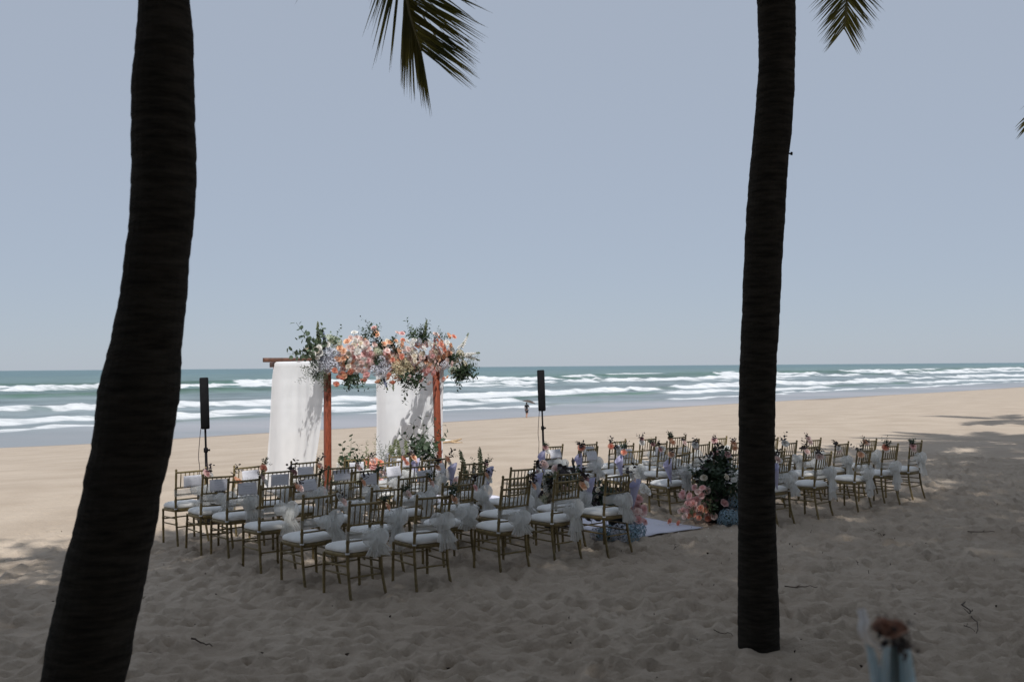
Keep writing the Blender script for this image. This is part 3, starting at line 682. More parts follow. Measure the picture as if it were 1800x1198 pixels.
def spike_mesh(seed, mt, tipmat, n=60):
    rng = random.Random(seed); mb = MB(); bd = Vector((rng.uniform(-.12, .12), rng.uniform(-.12, .12), 0))
    mb.cur = 1; mb.tube([Vector((0, 0, t)) + bd * t * t for t in (0, .25, .5, .75, 1)], [.016, .014, .012, .01, .006], 5)
    for i in range(n):
        t = .3 + .7 * i / n; p = Vector((0, 0, t)) + bd * t * t; a = i * 2.39996; sz = .075 * (1.15 - t * .75) * rng.uniform(.8, 1.2)
        N = Vector((math.cos(a), math.sin(a), .35)).normalized(); c = p + N * sz * .75; A = N.orthogonal().normalized(); B = N.cross(A)
        mb.cur = 2 if t > .82 else 0
        for k in range(3):
            q = k * 2.1 + rng.uniform(0, 1); d = A * math.cos(q) + B * math.sin(q); e = N.cross(d)
            mb.add([c - N * sz * .4, c + d * sz * .6 - e * sz * .45, c + d * sz + N * sz * .3, c + d * sz * .6 + e * sz * .45], [(0, 1, 2, 3)])
    return mb.mesh('flower_spike', [mt, M_stem, tipmat], smooth=False)
SPIKE = {'white': [spike_mesh(1, M_rose['white'], M_leaf3), spike_mesh(2, M_rose['white'], M_leaf3)], 'violet': [spike_mesh(3, M_delph, M_leaf3)], 'green': [spike_mesh(4, M_leaf3, M_leaf3)], 'blue': [spike_mesh(5, M_hyd['blue'], M_leaf3)]}
def aim(d, spin=0.0):
    q = Vector(d).normalized().to_track_quat('Z', 'Y'); return q @ Quaternion((0, 0, 1), spin)

# ------------------------------------------------------------------ chairs
HW = .185
def chair_parts():
    P = {}
    def ringed(path, r, nods):
        # turned bamboo-look: small swellings along the stick
        pts = bez(path, 36); rad = []
        for i in range(37):
            t = i / 36; rr = r * (1 - .12 * abs(t - .5))
            for nd in nods: rr += r * .28 * math.exp(-((t - nd) / .012) ** 2)
            rad.append(rr)
        return pts, rad
    for nm, sx in (('back_post_l', -1), ('back_post_r', 1)):
        mb = MB(); pts, rad = ringed([(sx * (HW + .012), -.265, -.03), (sx * HW, -.205, .22), (sx * HW, -.185, .42), (sx * HW, -.20, .65), (sx * (HW + .004), -.235, .905)], .0145, (.12, .3, .52, .64, .78, .93))
        mb.tube(pts, rad, 8); e = pts[-1]; mb.tube([e, e + Vector((0, 0, .008)), e + Vector((0, 0, .020)), e + Vector((0, 0, .026))], [.011, .017, .013, .004], 8)
        P[nm] = mb.mesh('back_post', M_gold)
    for nm, sx in (('leg_l', -1), ('leg_r', 1)):
        mb = MB(); pts, rad = ringed([(sx * (HW + .014), .185, -.03), (sx * (HW + .012), .19, .2), (sx * (HW + .008), .19, .425)], .0145, (.15, .45, .75, .95))
        mb.tube(pts, rad, 8); P[nm] = mb.mesh('leg', M_gold)
    def yb(z): return -.20 - .035 * max(0, (z - .65) / .255) ** 1.1 if z > .65 else -.185 - .015 * (z - .42) / .23
    def rail(z, r, bow=.018):
        mb = MB(); mb.tube([(HW * u, yb(z) - bow * (1 - u * u), z) for u in (-1, -.6, -.2, .2, .6, 1)], r, 7); return mb.mesh('back_rail', M_gold)
    P['crest'] = rail(.885, .0115); P['mid'] = rail(.70, .010); P['low1'] = rail(.615, .009); P['low2'] = rail(.555, .009)
    for k in range(6):
        u = -1 + 2 * (k + 1) / 7; mb = MB()
        b = .018 * (1 - u * u)
        mb.tube([(HW * u, yb(.70) - b, .70), (HW * u, yb(.80) - b, .79), (HW * u, yb(.885) - b, .885)], [.0065, .0072, .0065], 6)
        P['spindle%d' % k] = mb.mesh('spindle', M_gold)
    # seat frame: a rounded hoop that narrows to the back
    def outline(k, n, g):
        a = 2 * math.pi * k / n; c, s = math.cos(a), math.sin(a); e = .38
        x = math.copysign(abs(c) ** e, c); y = math.copysign(abs(s) ** e, s)
        return Vector((x * (.205 + .012 * y) * g, y * .205 * g, 0))
    n = 32; vs = []; fs = []
    for z, g in ((.405, .97), (.41, 1.0), (.44, 1.0), (.445, .97)): vs += [outline(k, n, g) + Vector((0, 0, z)) for k in range(n)]
    for r_ in range(3):
        for k in range(n): fs.append((r_ * n + k, r_ * n + (k + 1) % n, r_ * n + n + (k + 1) % n, r_ * n + n + k))
    fs += [tuple(range(n))[::-1], tuple(3 * n + k for k in range(n))]
    mb = MB(); mb.add(vs, fs); P['frame'] = mb.mesh('seat_frame', M_gold)
    vs = []; fs = []
    prof = [(.446, .95), (.456, 1.0), (.474, 1.0), (.494, .93), (.508, .78), (.517, .52), (.520, .25)]
    for z, g in prof: vs += [outline(k, n, g * (1 - .012 * (k % 2) * (g > .9))) + Vector((0, 0, z)) for k in range(n)]
    for r_ in range(len(prof) - 1):
        for k in range(n): fs.append((r_ * n + k, r_ * n + (k + 1) % n, r_ * n + n + (k + 1) % n, r_ * n + n + k))
    fs += [tuple(range(n))[::-1], tuple((len(prof) - 1) * n + k for k in range(n))]
    mb = MB(); mb.add(vs, fs); P['cushion'] = mb.mesh('seat_cushion', M_cushion)
    def stick(a, b):
        mb = MB(); a, b = Vector(a), Vector(b); mb.tube([a, a.lerp(b, .3), a.lerp(b, .5), a.lerp(b, .7), b], [.0075, .0085, .0095, .0085, .0075], 6); return mb.mesh('stretcher', M_gold)
    P['st'] = [stick((-.195, .19, .33), (-.188, -.195, .33)), stick((.195, .19, .33), (.188, -.195, .33)), stick((-.197, .19, .255), (-.19, -.205, .255)), stick((.197, .19, .255), (.19, -.205, .255)),
               stick((-.195, .19, .30), (.195, .19, .30)), stick((-.19, -.205, .225), (.19, -.205, .225))]
    P['ties'] = []
    for sx in (-1, 1):
        mb = MB(); mb.tube([(sx * HW, -.187, .437), (sx * HW, -.187, .452)], .0205, 10); P['ties'].append(mb.mesh('cushion_tie', M_satin))
    return P
CP = chair_parts()
def bow_mesh(seed):
    """gauzy bow knotted to the back rails, with puffed loops and pleated tails"""
    rng = random.Random(seed); mb = MB()
    cx = rng.uniform(.05, .12); cz = rng.uniform(.60, .66)
    c = Vector((cx, -.245, cz))
    def puff(dx, dz, rx, rz, sd):
        ph = rng.uniform(0, 6); k = rng.randint(9, 13)
        def fn(u, v):
            a = 2 * math.pi * u; b = math.pi * v
            pl = 1 + .09 * math.sin(a * k + ph + 3 * v) + .13 * math.sin(a * 3 + ph * 2) + .10 * math.sin(v * 9 + a * 2 + ph)
            return c + Vector((dx + rx * pl * math.sin(b) * math.cos(a), -.02 + .055 * pl * math.sin(b) * math.sin(a), dz + rz * math.cos(b) * (1 + .08 * math.sin(a * 5 + ph))))
        mb.grid(fn, 40, 7)
    puff(-.06 + rng.uniform(-.03, .02), rng.uniform(-.01, .03), .075, .066, 1); puff(.055, rng.uniform(-.05, .02), .083, rng.uniform(.072, .095), 2)
    puff(.015, -.05, .07, .083, 3); puff(rng.uniform(-.05, .06), -.07, .06, .07, 4)
    for tl in range(3):
        L = rng.uniform(.12, .26) * (1.7 if rng.random() < .12 else 1); dx = rng.uniform(-.05, .10); w = rng.uniform(.12, .19); ph = rng.uniform(0, 6); k = rng.randint(4, 6)
        def fn(u, v, L=L, dx=dx, w=w, ph=ph, k=k, y0=-.015 * tl):
            q = (u - .5); ww = w * (.25 + .9 * v)
            return c + Vector((dx * v + q * ww, y0 - .02 - .03 * v + .018 * (.3 + v) * math.sin(q * 6.28 * k + ph), -.02 - L * v * (1 - .15 * abs(q) * 2 * math.sin(ph))))
        mb.grid(fn, 22, 7)
    return mb.mesh('tulle_bow', M_tulle)
def sash_mesh(seed):
    rng = random.Random(seed); mb = MB(); z0 = rng.uniform(.56, .60); ph = rng.uniform(0, 6)
    def fn(u, v):
        a = 2 * math.pi * u; x = (HW + .022) * math.copysign(abs(math.cos(a)) ** .5, math.cos(a)); y = -.205 + .03 * math.copysign(abs(math.sin(a)) ** .6, math.sin(a)) - .016 * (1 - (x / HW) ** 2)
        return Vector((x, y + .004 * math.sin(v * 14 + ph + a * 2), z0 + v * .11 * (1 - .25 * math.sin(a * .5)) + .008 * math.sin(a * 3 + ph)))
    mb.grid(fn, 36, 5); return mb.mesh('tulle_sash', M_sash)
BOWS = [bow_mesh(s) for s in range(9)]; SASH = [sash_mesh(s) for s in range(3)]
POSY = ['coral', 'blush', 'white', 'dusty', 'pink', 'peach']
HEAD = R(39.4)
ORD = ['first', 'second', 'third', 'fourth', 'fifth']; ROWN = ['front', 'second', 'third', 'fourth', 'fifth', 'rear']
SEATS_L = [[(-4.05, 12.1), (-3.48, 12.6), (-2.88, 13.1), (-2.28, 13.6), (-1.73, 14.1)],
           [(-3.58, 11.5), (-2.98, 12.0), (-2.32, 12.5), (-1.71, 13.0), (-1.19, 13.4)],
           [(-3.14, 11.07), (-2.53, 11.5), (-1.91, 11.95), (-1.26, 12.4), (-.66, 12.85)],
           [(-2.59, 10.3), (-1.93, 10.75), (-1.25, 11.2), (-.63, 11.6), (-.03, 12.0)],
           [(-1.99, 9.6), (-1.40, 10.0), (-.71, 10.4), (-.09, 11.0), (.53, 11.4)],
           [(-1.46, 9.03), (-.91, 9.47), (-.12, 10.15), (.456, 10.7), (1.06, 11.14)]]
SEATS_R = [[(.50, 15.4), (1.06, 15.86), (1.62, 16.3), (2.18, 16.8), (2.74, 17.2)],
           [(1.03, 14.9), (1.62, 15.35), (2.21, 15.8), (2.80, 16.3), (3.39, 16.75)],
           [(1.60, 14.5), (2.20, 15.0), (2.85, 15.5), (3.50, 15.95), (4.15, 16.4)],
           [(2.20, 13.85), (2.95, 14.45), (3.60, 15.0), (4.25, 15.6), (4.80, 16.2)],
           [(2.93, 13.6), (3.65, 14.2), (4.38, 14.9), (5.00, 15.4), (5.62, 15.95)],
           [(3.46, 13.05), (4.16, 13.6), (4.91, 14.2), (5.55, 14.9), (6.17, 15.4)]]
def card_mesh(seed):
    rng = random.Random(seed); mb = MB(); w, h = .225, .135; ph = rng.uniform(0, 6)
    def fn(u, v):
        q = u - .5; zb = .006 * math.sin(u * 40 + ph) * (v < .01) - .018 * (q * q) * (1 - v)
        return Vector((q * w * (1 + .03 * (1 - v)), -.012 * (1 - 4 * q * q) - .008 * math.sin(v * 3 + ph), (v - .5) * h + zb))
    mb.sheet(fn, 24, 6, .003)
    # three short lines of hand lettering, too small to read
    mb.cur = 1
    for ln in range(3):
        z = .028 - ln * .026; x = -w * rng.uniform(.25, .33); e = -x * rng.uniform(.7, 1.0); pts = []
        while x < e:
            pts.append(Vector((x, -.0215 + .012 * 4 * (x / w) ** 2 - .004, z + rng.uniform(-.005, .006)))); x += rng.uniform(.004, .007)
        for a, b in zip(pts, pts[1:]):
            if rng.random() < .82: mb.tube([a, b], .0007, 3, False)
    return mb.mesh('seat_card', [M_card, M_ink])
CARDS = [card_mesh(s) for s in range(4)]
def cone_mesh(seed):
    rng = random.Random(seed); mb = MB(); n = 20; L = .29
    def fn(u, v): a = 2 * math.pi * u; r = .004 + .062 * v * (1 + .04 * math.sin(a)); return Vector((r * math.cos(a), r * math.sin(a), -L + L * v + .05 * v * (v > .98) * math.cos(a)))
    mb.sheet(fn, n, 6, .0015)
    return mb.mesh('petal_cone', M_cone)
CONES = [cone_mesh(s) for s in range(2)]
def posy(parent, loc, rng, kind, side):
    c = put('posy', SPRIG['burg'][rng.randint(0, 1)] if rng.random() < .75 else SPRIG['dense'][rng.randint(0, 2)], parent, loc, aim((side * .35 + rng.uniform(-.3, .3), -.3, 1), rng.uniform(0, 6)), rng.uniform(.11, .16))
    k = 1.0 / c.scale[0]; qi = c.rotation_quaternion.inverted()
    n = rng.choice([1, 2, 2])
    for i in range(n):
        off = Vector((side * rng.uniform(.0, .03) + (i * .035 - .01), -.03 + rng.uniform(-.012, .012), rng.uniform(-.035, .035) - i * .03))
        kk = kind if i == 0 else rng.choice([kind, 'white', 'blush'])
        d = qi @ Vector((side * .5 + rng.uniform(-.5, .5), -.8, .5)).normalized()
        put('rose', ROSE[kk][rng.randint(0, 1)], c, (qi @ off) * k, aim(d), rng.uniform(.029, .042) * k)
    return c
def chair(pos, rz, rng, side, label, bow=True, card=False):
    l = Matrix.Rotation(rz, 3, 'Z') @ Vector((-HW, -.255, 0))
    x, y = pos[0] - l.x, pos[1] - l.y
    root = empty('gold_chair', (x, y, gz(x, y) - .004), rz)
    root.rotation_euler = (R(rng.uniform(-1.6, 1.6)), R(rng.uniform(-1.4, 1.4)), rz)
    put('seat_cushion', CP['cushion'], root); put('seat_frame', CP['frame'], root)
    put('leg', CP['leg_l'], root); put('leg', CP['leg_r'], root); put('back_post', CP['back_post_l'], root); put('back_post', CP['back_post_r'], root)
    for k in ('crest', 'mid', 'low1', 'low2'): put('back_rail', CP[k], root)
    for k in range(6): put('spindle', CP['spindle%d' % k], root)
    for s_ in CP['st']: put('stretcher', s_, root)
    for s_ in CP['ties']: put('cushion_tie', s_, root)
    put('tulle_sash', rng.choice(SASH), root)
    put('tulle_bow', rng.choice(BOWS), root, (rng.uniform(-.03, .04), 0, rng.uniform(-.03, .03)))
    kind = rng.choice(POSY)
    posy(root, (side * HW, -.25, rng.uniform(.84, .91)), rng, kind, side)
    nm = {'dusty': 'dusky rose', 'white': 'white', 'pink': 'pink', 'coral': 'coral', 'blush': 'blush', 'peach': 'peach'}[kind]
    tag(root, label % nm, 'chair', 'gold ceremony chairs in rows facing the flower arch')
    return root
crng = random.Random(42)
CHAIRS = {}
for side, seats, word in ((1, SEATS_L, 'left'), (-1, SEATS_R, 'right')):
    for r_, row in enumerate(seats):
        for c_, ps in enumerate(row):
            k = (4 - c_) if side == 1 else c_
            lab = 'gold chair, %s posy, ' + ORD[k] + ' from the aisle, ' + ROWN[r_] + ' row ' + word + ' of the runner'
            ch = chair(ps, HEAD + R(crng.uniform(-4.5, 4.5)), crng, side, lab); CHAIRS[(side, r_, c_)] = ch
            Mz = Matrix.Rotation(ch.rotation_euler.z, 3, 'Z')
            has_card = (side == 1 and (r_ <= 1 or (r_ == 2 and c_ != 4))) or (side == -1 and r_ <= 1 and c_ <= 2)
            if has_card:
                o = put('seat_card', crng.choice(CARDS), None, ch.location + Mz @ Vector((crng.uniform(-.02, .03), -.262, .785 + crng.uniform(-.012, .012))), (R(-7), R(crng.uniform(-3, 3)), ch.rotation_euler.z))
                tag(o, 'lilac white card on the chair ' + ORD[k] + ' from the aisle, ' + ROWN[r_] + ' row ' + word + ' of runner', 'card', 'lettered cards on the chair backs')
            if k == 0:
                o = put('petal_cone', crng.choice(CONES), None, ch.location + Mz @ Vector((side * (HW + .075), -.25, .79)), (R(crng.uniform(-8, 2)), R(side * crng.uniform(4, 12)), ch.rotation_euler.z))
                tag(o, 'lilac paper cone hanging on the aisle chair of the ' + ROWN[r_] + ' row, ' + word + ' of runner', 'paper cone', 'petal cones hung along the aisle')

# ------------------------------------------------------------------ aisle runner
ROWV = Vector((.773, .634, 0)); FACE = Vector((-.634, .773, 0))
def runner():
    nr = Vector((2.47, 13.0, 0)); mb = MB(); W = 1.25; Ln = 5.2
    def fn(u, v):
        p = nr - ROWV * W * (1 - u) + FACE * (Ln * v) + FACE * .05 * math.sin(u * 3)
        z = .03 + .010 * float(noise2(p.x * 2.2, p.y * 2.2, 33)) + .006 * float(noise2(p.x * 6, p.y * 6, 34))
        return Vector((p.x, p.y, gz(p.x, p.y) + z))
    mb.sheet(fn, 26, 90, .006)
    o = put('aisle_runner', mb.mesh('aisle_runner', M_carpet)); tag(o, 'lilac white fabric runner laid on the sand along the aisle', 'carpet')
runner()

# ------------------------------------------------------------------ arch
AL = Vector((-2.97, 16.0, 0)); AW, AD = 2.15, 1.8; AH = 2.17
def arch():
    ang = math.atan2(ROWV.y, ROWV.x); root = empty('wooden_arch', (AL.x, AL.y, gz(AL.x, AL.y)), ang)
    # local: x along the front (to the right post), y backwards
    for (x, y) in ((0, 0), (AW, 0), (0, AD), (AW, AD)):
        mb = MB(); ln = .03 * (x > 0 and y == 0)
        top = Vector((x - ln, y, AH)); bot = Vector((x + ln, y, -.15)); d = (top - bot)
        mb.box((top + bot) / 2, (.095, .095, d.length), d.to_track_quat('Z', 'Y') if ln else None, .006)
        put('post', mb.mesh('post', M_wood), root)
    for x in (0, AW):
        mb = MB(); mb.box((x, AD / 2, AH + .045), (.075, AD + .42, .088), None, .006); put('side_beam', mb.mesh('side_beam', M_wood_dk), root)
    for y in (0, AD):
        mb = MB(); mb.box((AW / 2, y, AH + .128), (AW + .5, .07, .076), None, .006); put('cross_beam', mb.mesh('cross_beam', M_wood_dk), root)
    tag(root, 'red brown wooden ceremony arch hung with white drapes, sea behind', 'arch')
    return root
ARCH = arch()
AZ = ARCH.location.z
def arch_pt(x, y, z): return Vector((AL.x, AL.y, AZ)) + ROWV.normalized() * x + Vector((-ROWV.y, ROWV.x, 0)).normalized() * y + Vector((0, 0, z))
def drape(x, y0, y1, sway, seed, label, xr=0.0):
    rng = random.Random(seed); mb = MB(); k = 6; ph = rng.uniform(0, 6)
    def fn(u, v):
        h = 1 - v                                     # 0 at the ground, 1 at the beam
        y = y0 + (y1 - y0) * u; pinch = .06 * math.sin(math.pi * v) * (u - .5) * -2
        f = (.005 + .012 * v) * math.sin(u * 6.283 * k + ph + 1.8 * math.sin(v * 2.3)) * (.5 + .5 * math.sin(u * 5 + v * 2)) + (.008 + .026 * v) * math.sin(u * 6.283 * 1.6 + ph * 2 + 2 * v) + .022 * math.sin(math.pi * v) * math.sin(u * 6.283 * .8 + ph) + xr * u
        yy = y + sway(u, v) + pinch
        return arch_pt(x + f + .05 * v * math.sin(u * 4 + 1), yy, .02 + (AH + .015 - .02) * h)
    mb.grid(fn, 150, 40)
    # folded over the beam
    def fn2(u, v):
        a = math.pi * v; y = y0 + (y1 - y0) * u + sway(u, 0); f = .003 * math.sin(u * 6.283 * k + ph) * (.5 + .5 * math.sin(u * 5)) + .008 * math.sin(u * 6.283 * 1.6 + ph * 2) + xr * u
        return arch_pt(x + f * (1 - v) + (.06 if x < 1 else .0) * (1 - math.cos(a)), y, AH + .013 + .085 * max(0, math.sin(a)) ** .5)
    mb.grid(fn2, 120, 8)
    o = put('drape', mb.mesh('drape', M_voile)); tag(o, label, 'curtain', 'white drapes on the arch'); return o
drape(-.06, .03, AD - .02, lambda u, v: .36 * max(v, 0) ** .55 * u + .58 * v ** 2.4 * (1 - u), 3, 'white voile drape on the left side of the arch, blown back at its foot')
drape(AW + .07, -.10, AD + .09, lambda u, v: .03 * math.sin(v * 3), 4, 'straight white voile drape on the right side of the arch, dappled by flower shade', -.16)

def garland():
    base = arch_pt(AW / 2, 0, AH); root = empty('flower_garland', base, 0.0)
    rng = random.Random(77); toward = (CAM - base).normalized(); A0 = arch_pt(0, 0, 0); dirx = ROWV.normalized()
    out = Vector((dirx.y, -dirx.x, 0))
    def pos(px, py, dpt):
        # where the line of sight meets the plane of the arch front moved forward by dpt
        d = (at(px, py, 10) - CAM); o_ = A0 + out * dpt
        t = (o_ - CAM).dot(out) / d.dot(out); return CAM + d * t - base
    def rose(px, py, kind, sc=1.0, dep=None):
        if kind == 'coral' and rng.random() < .42: kind = 'peach'
        dep = rng.uniform(.12, .40) if dep is None else dep
        p = pos(px, py, dep); d = out * .8 + Vector((0, 0, (625 - py) / 60)) + dirx * ((px - 672) / 260) + Vector((rng.uniform(-.5, .5), rng.uniform(-.5, .5), rng.uniform(-.4, .4)))
        put('rose', ROSE[kind][rng.randint(0, 1)], root, p, aim(d, rng.uniform(0, 6)), rng.uniform(.034, .047) * sc)
    def hyd(px, py, kind, r=.105, dep=.2):
        d = out + Vector((0, 0, .5)); put('hydrangea', HYD[kind][rng.randint(0, 1)], root, pos(px, py, dep), aim(d, rng.uniform(0, 6)), r)
    def sprig(px, py, tx, ty, kind, dep=.1, dep2=None, sc=1.0, spike=False):
        a = pos(px, py, dep); b = pos(tx, ty, dep if dep2 is None else dep2); L = (b - a).length
        src = SPIKE if spike else SPRIG
        put('flower_spike' if spike else 'leaf_sprig', rng.choice(src[kind]), root, a, aim(b - a, rng.uniform(0, 6)), L * sc)
    R_ = [(597, 612, 'coral'), (604, 616, 'coral'), (594, 631, 'peach'), (603, 630, 'coral'), (609, 640, 'coral'), (600, 638, 'peach'), (610, 601, 'peach'), (612, 609, 'blush'), (604, 655, 'coral'), (600, 664, 'coral'),
          (592, 675, 'coral'), (595, 663, 'coral'), (605, 662, 'peach'), (617, 652, 'coral'), (575, 653, 'coral'), (588, 651, 'coral'), (640, 668, 'coral'), (622, 585, 'white'), (624, 598, 'white'), (617, 594, 'blush'), (634, 595, 'blush'), (645, 603, 'blush'),
          (648, 613, 'blush'), (640, 609, 'white'), (632, 611, 'white'), (628, 619, 'white'), (640, 622, 'pink'), (630, 626, 'blush'), (657, 625, 'blush'), (636, 637, 'blush'), (650, 645, 'blush'), (640, 652, 'blush'), (626, 640, 'white'),
          (647, 633, 'pink'), (655, 636, 'blush'), (622, 628, 'pink'), (632, 650, 'blush'), (625, 659, 'white'), (645, 657, 'pink'), (633, 603, 'cream'), (620, 612, 'blush'), (612, 622, 'cream'), (614, 632, 'white'), (652, 622, 'pink'), (658, 604, 'blush'),
          (658, 578, 'pink'), (622, 608, 'cream'), (640, 632, 'white'), (620, 645, 'blush'), (613, 645, 'cream'),
          (675, 603, 'peach'), (685, 601, 'peach'), (695, 598, 'peach'), (708, 598, 'coral'), (706, 605, 'peach'), (680, 615, 'blush'), (687, 622, 'blush'), (697, 617, 'coral'), (702, 617, 'peach'), (690, 632, 'coral'), (698, 636, 'coral'), (707, 627, 'coral'),
          (685, 636, 'blush'), (683, 625, 'peach'), (680, 620, 'pink'), (684, 657, 'coral'), (682, 663, 'coral'), (663, 670, 'coral'), (690, 672, 'coral'), (696, 664, 'peach'), (718, 663, 'blush'), (685, 648, 'coral'),
          (715, 600, 'white'), (725, 605, 'white'), (735, 608, 'white'), (745, 612, 'white'), (740, 622, 'cream'), (728, 626, 'cream'), (750, 606, 'blush'), (722, 615, 'cream'), (733, 618, 'white'), (718, 613, 'blush'), (745, 628, 'blush'), (730, 634, 'cream'),
          (738, 630, 'blush'), (745, 620, 'cream'), (722, 630, 'blush'), (752, 600, 'white'), (728, 598, 'white'), (740, 640, 'white'), (748, 645, 'white'), (735, 645, 'cream'), (742, 650, 'pink'),
          (706, 585, 'pink'), (765, 587, 'blush'), (763, 598, 'pink'), (768, 607, 'blush'), (756, 606, 'white'), (760, 616, 'blush'), (760, 625, 'pink'), (764, 635, 'blush'), (760, 645, 'blush'), (769, 640, 'blush'), (752, 650, 'pink'), (755, 642, 'coral'), (766, 628, 'blush'), (772, 614, 'blush'), (748, 657, 'pink'), (757, 652, 'dusty'),
          (790, 590, 'peach'), (797, 592, 'coral'), (776, 600, 'peach'), (775, 605, 'coral'), (792, 606, 'coral'), (780, 615, 'coral'), (787, 614, 'blush'), (785, 622, 'peach'), (779, 625, 'peach'), (790, 628, 'coral'), (773, 632, 'peach'), (774, 620, 'blush'), (788, 621, 'coral'), (793, 620, 'peach'),
          (798, 636, 'cream'), (795, 640, 'blush'), (803, 632, 'cream'), (808, 638, 'white'), (812, 630, 'cream'), (800, 645, 'cream'), (771, 648, 'white'), (778, 664, 'coral'), (786, 663, 'coral'), (755, 672, 'blush'), (740, 667, 'pink'), (805, 645, 'white'), (762, 655, 'pink'),
          (541, 613, 'cream'), (560, 610, 'white'), (567, 608, 'white'), (563, 620, 'white'), (556, 616, 'cream'), (550, 622, 'white'), (557, 628, 'white'), (575, 605, 'white')]
    for (x, y, k) in R_: rose(x + rng.uniform(-1, 1), y + rng.uniform(-1, 1), k)
    for _ in range(215):
        x = rng.uniform(598, 796); y = 628 + rng.gauss(0, 16); z = 'white white cream blush blush blush pink'.split() if rng.random() < .84 else ['peach', 'coral']
        rose(x, y, rng.choice(z), 1.0, rng.uniform(-.15, .2))
    for (x, y, k, r_) in [(572, 622, 'blue', .12), (582, 640, 'blue', .13), (568, 636, 'blue', .11), (592, 634, 'blue', .09), (588, 618, 'blue', .1), (560, 630, 'blue', .09), (572, 645, 'blue', .1), (668, 633, 'blue', .10), (676, 645, 'blue', .12), (660, 650, 'blue', .1), (672, 654, 'blue', .1), (782, 641, 'blue', .08), (590, 602, 'greenish', .1), (700, 645, 'beige', .11), (712, 638, 'beige', .1), (706, 655, 'beige', .1), (692, 653, 'beige', .09), (720, 648, 'beige', .08), (735, 600, 'blue', .07), (808, 622, 'beige', .08), (795, 650, 'greenish', .08), (815, 640, 'beige', .07), (665, 618, 'greenish', .08), (580, 596, 'greenish', .08)]:
        hyd(x, y, k, r_)
    for _ in range(22): hyd(rng.uniform(605, 790), 628 + rng.gauss(0, 10), rng.choice(['cream', 'beige', 'cream']), rng.uniform(.05, .075), rng.uniform(-.05, .12))
    for (x, y, tx, ty, k) in [(572, 612, 512, 592, 'euca'), (572, 618, 508, 616, 'euca'), (570, 610, 540, 588, 'euca'), (575, 608, 550, 596, 'euca'), (568, 620, 535, 625, 'euca'), (585, 606, 596, 575, 'euca'), (572, 615, 545, 605, 'ruscus'),
                              (650, 606, 642, 572, 'ruscus'), (655, 606, 662, 564, 'ruscus'), (650, 600, 668, 575, 'euca'), (648, 595, 637, 580, 'ruscus'), (662, 615, 655, 596, 'dense'), (665, 612, 672, 596, 'dense'), (690, 612, 688, 592, 'dense'), (683, 612, 700, 592, 'ruscus'),
                              (735, 605, 715, 574, 'ruscus'), (738, 604, 738, 570, 'ruscus'), (740, 602, 752, 574, 'ruscus'), (735, 602, 725, 572, 'euca'), (742, 604, 745, 575, 'dense'), (775, 600, 780, 578, 'ruscus'), (765, 605, 772, 582, 'euca'),
                              (618, 655, 612, 682, 'ruscus'), (620, 655, 625, 684, 'dense'), (615, 652, 606, 676, 'dense'), (625, 655, 632, 678, 'euca'), (612, 655, 618, 680, 'ruscus'),
                              (722, 648, 716, 690, 'ruscus'), (718, 650, 704, 692, 'ruscus'), (725, 650, 728, 688, 'ruscus'), (728, 648, 736, 680, 'dense'), (715, 648, 708, 680, 'dense'), (722, 645, 722, 694, 'ruscus'), (732, 650, 745, 672, 'willow'),
                              (800, 640, 838, 655, 'willow'), (800, 642, 830, 668, 'dense'), (798, 645, 815, 674, 'dense'), (805, 636, 842, 640, 'willow'), (802, 645, 822, 660, 'dense'), (797, 648, 803, 672, 'ruscus'), (805, 640, 835, 648, 'ruscus'), (795, 640, 812, 662, 'dense'),
                              (565, 640, 541, 672, 'willow'), (562, 640, 548, 684, 'willow'), (570, 645, 560, 680, 'willow'), (560, 636, 536, 660, 'willow'), (572, 645, 568, 676, 'willow'), (668, 655, 684, 688, 'pale'), (672, 660, 672, 680, 'ruscus'), (655, 640, 668, 620, 'dense'), (705, 610, 692, 622, 'dense'), (600, 625, 615, 640, 'dense'), (745, 640, 720, 655, 'ruscus'), (790, 625, 805, 640, 'dense')]:
        sprig(x, y, tx, ty, k, rng.uniform(.05, .3), rng.uniform(.1, .4))
    for (x, y, tx, ty, k) in [(571, 612, 569, 576, 'violet'), (562, 612, 554, 565, 'green'), (745, 602, 746, 562, 'green'), (805, 620, 828, 588, 'white'), (808, 622, 846, 632, 'white'), (806, 624, 842, 620, 'white'), (800, 618, 815, 600, 'white'), (672, 655, 680, 686, 'violet'), (810, 628, 830, 622, 'white'), (690, 660, 692, 686, 'green')]:
        sprig(x, y, tx, ty, k, .15, .25, 1.0, True)
    tag(root, 'overflowing rose and hydrangea garland along the top of the arch, coral, blush, white, blue', 'flower garland')
garland()

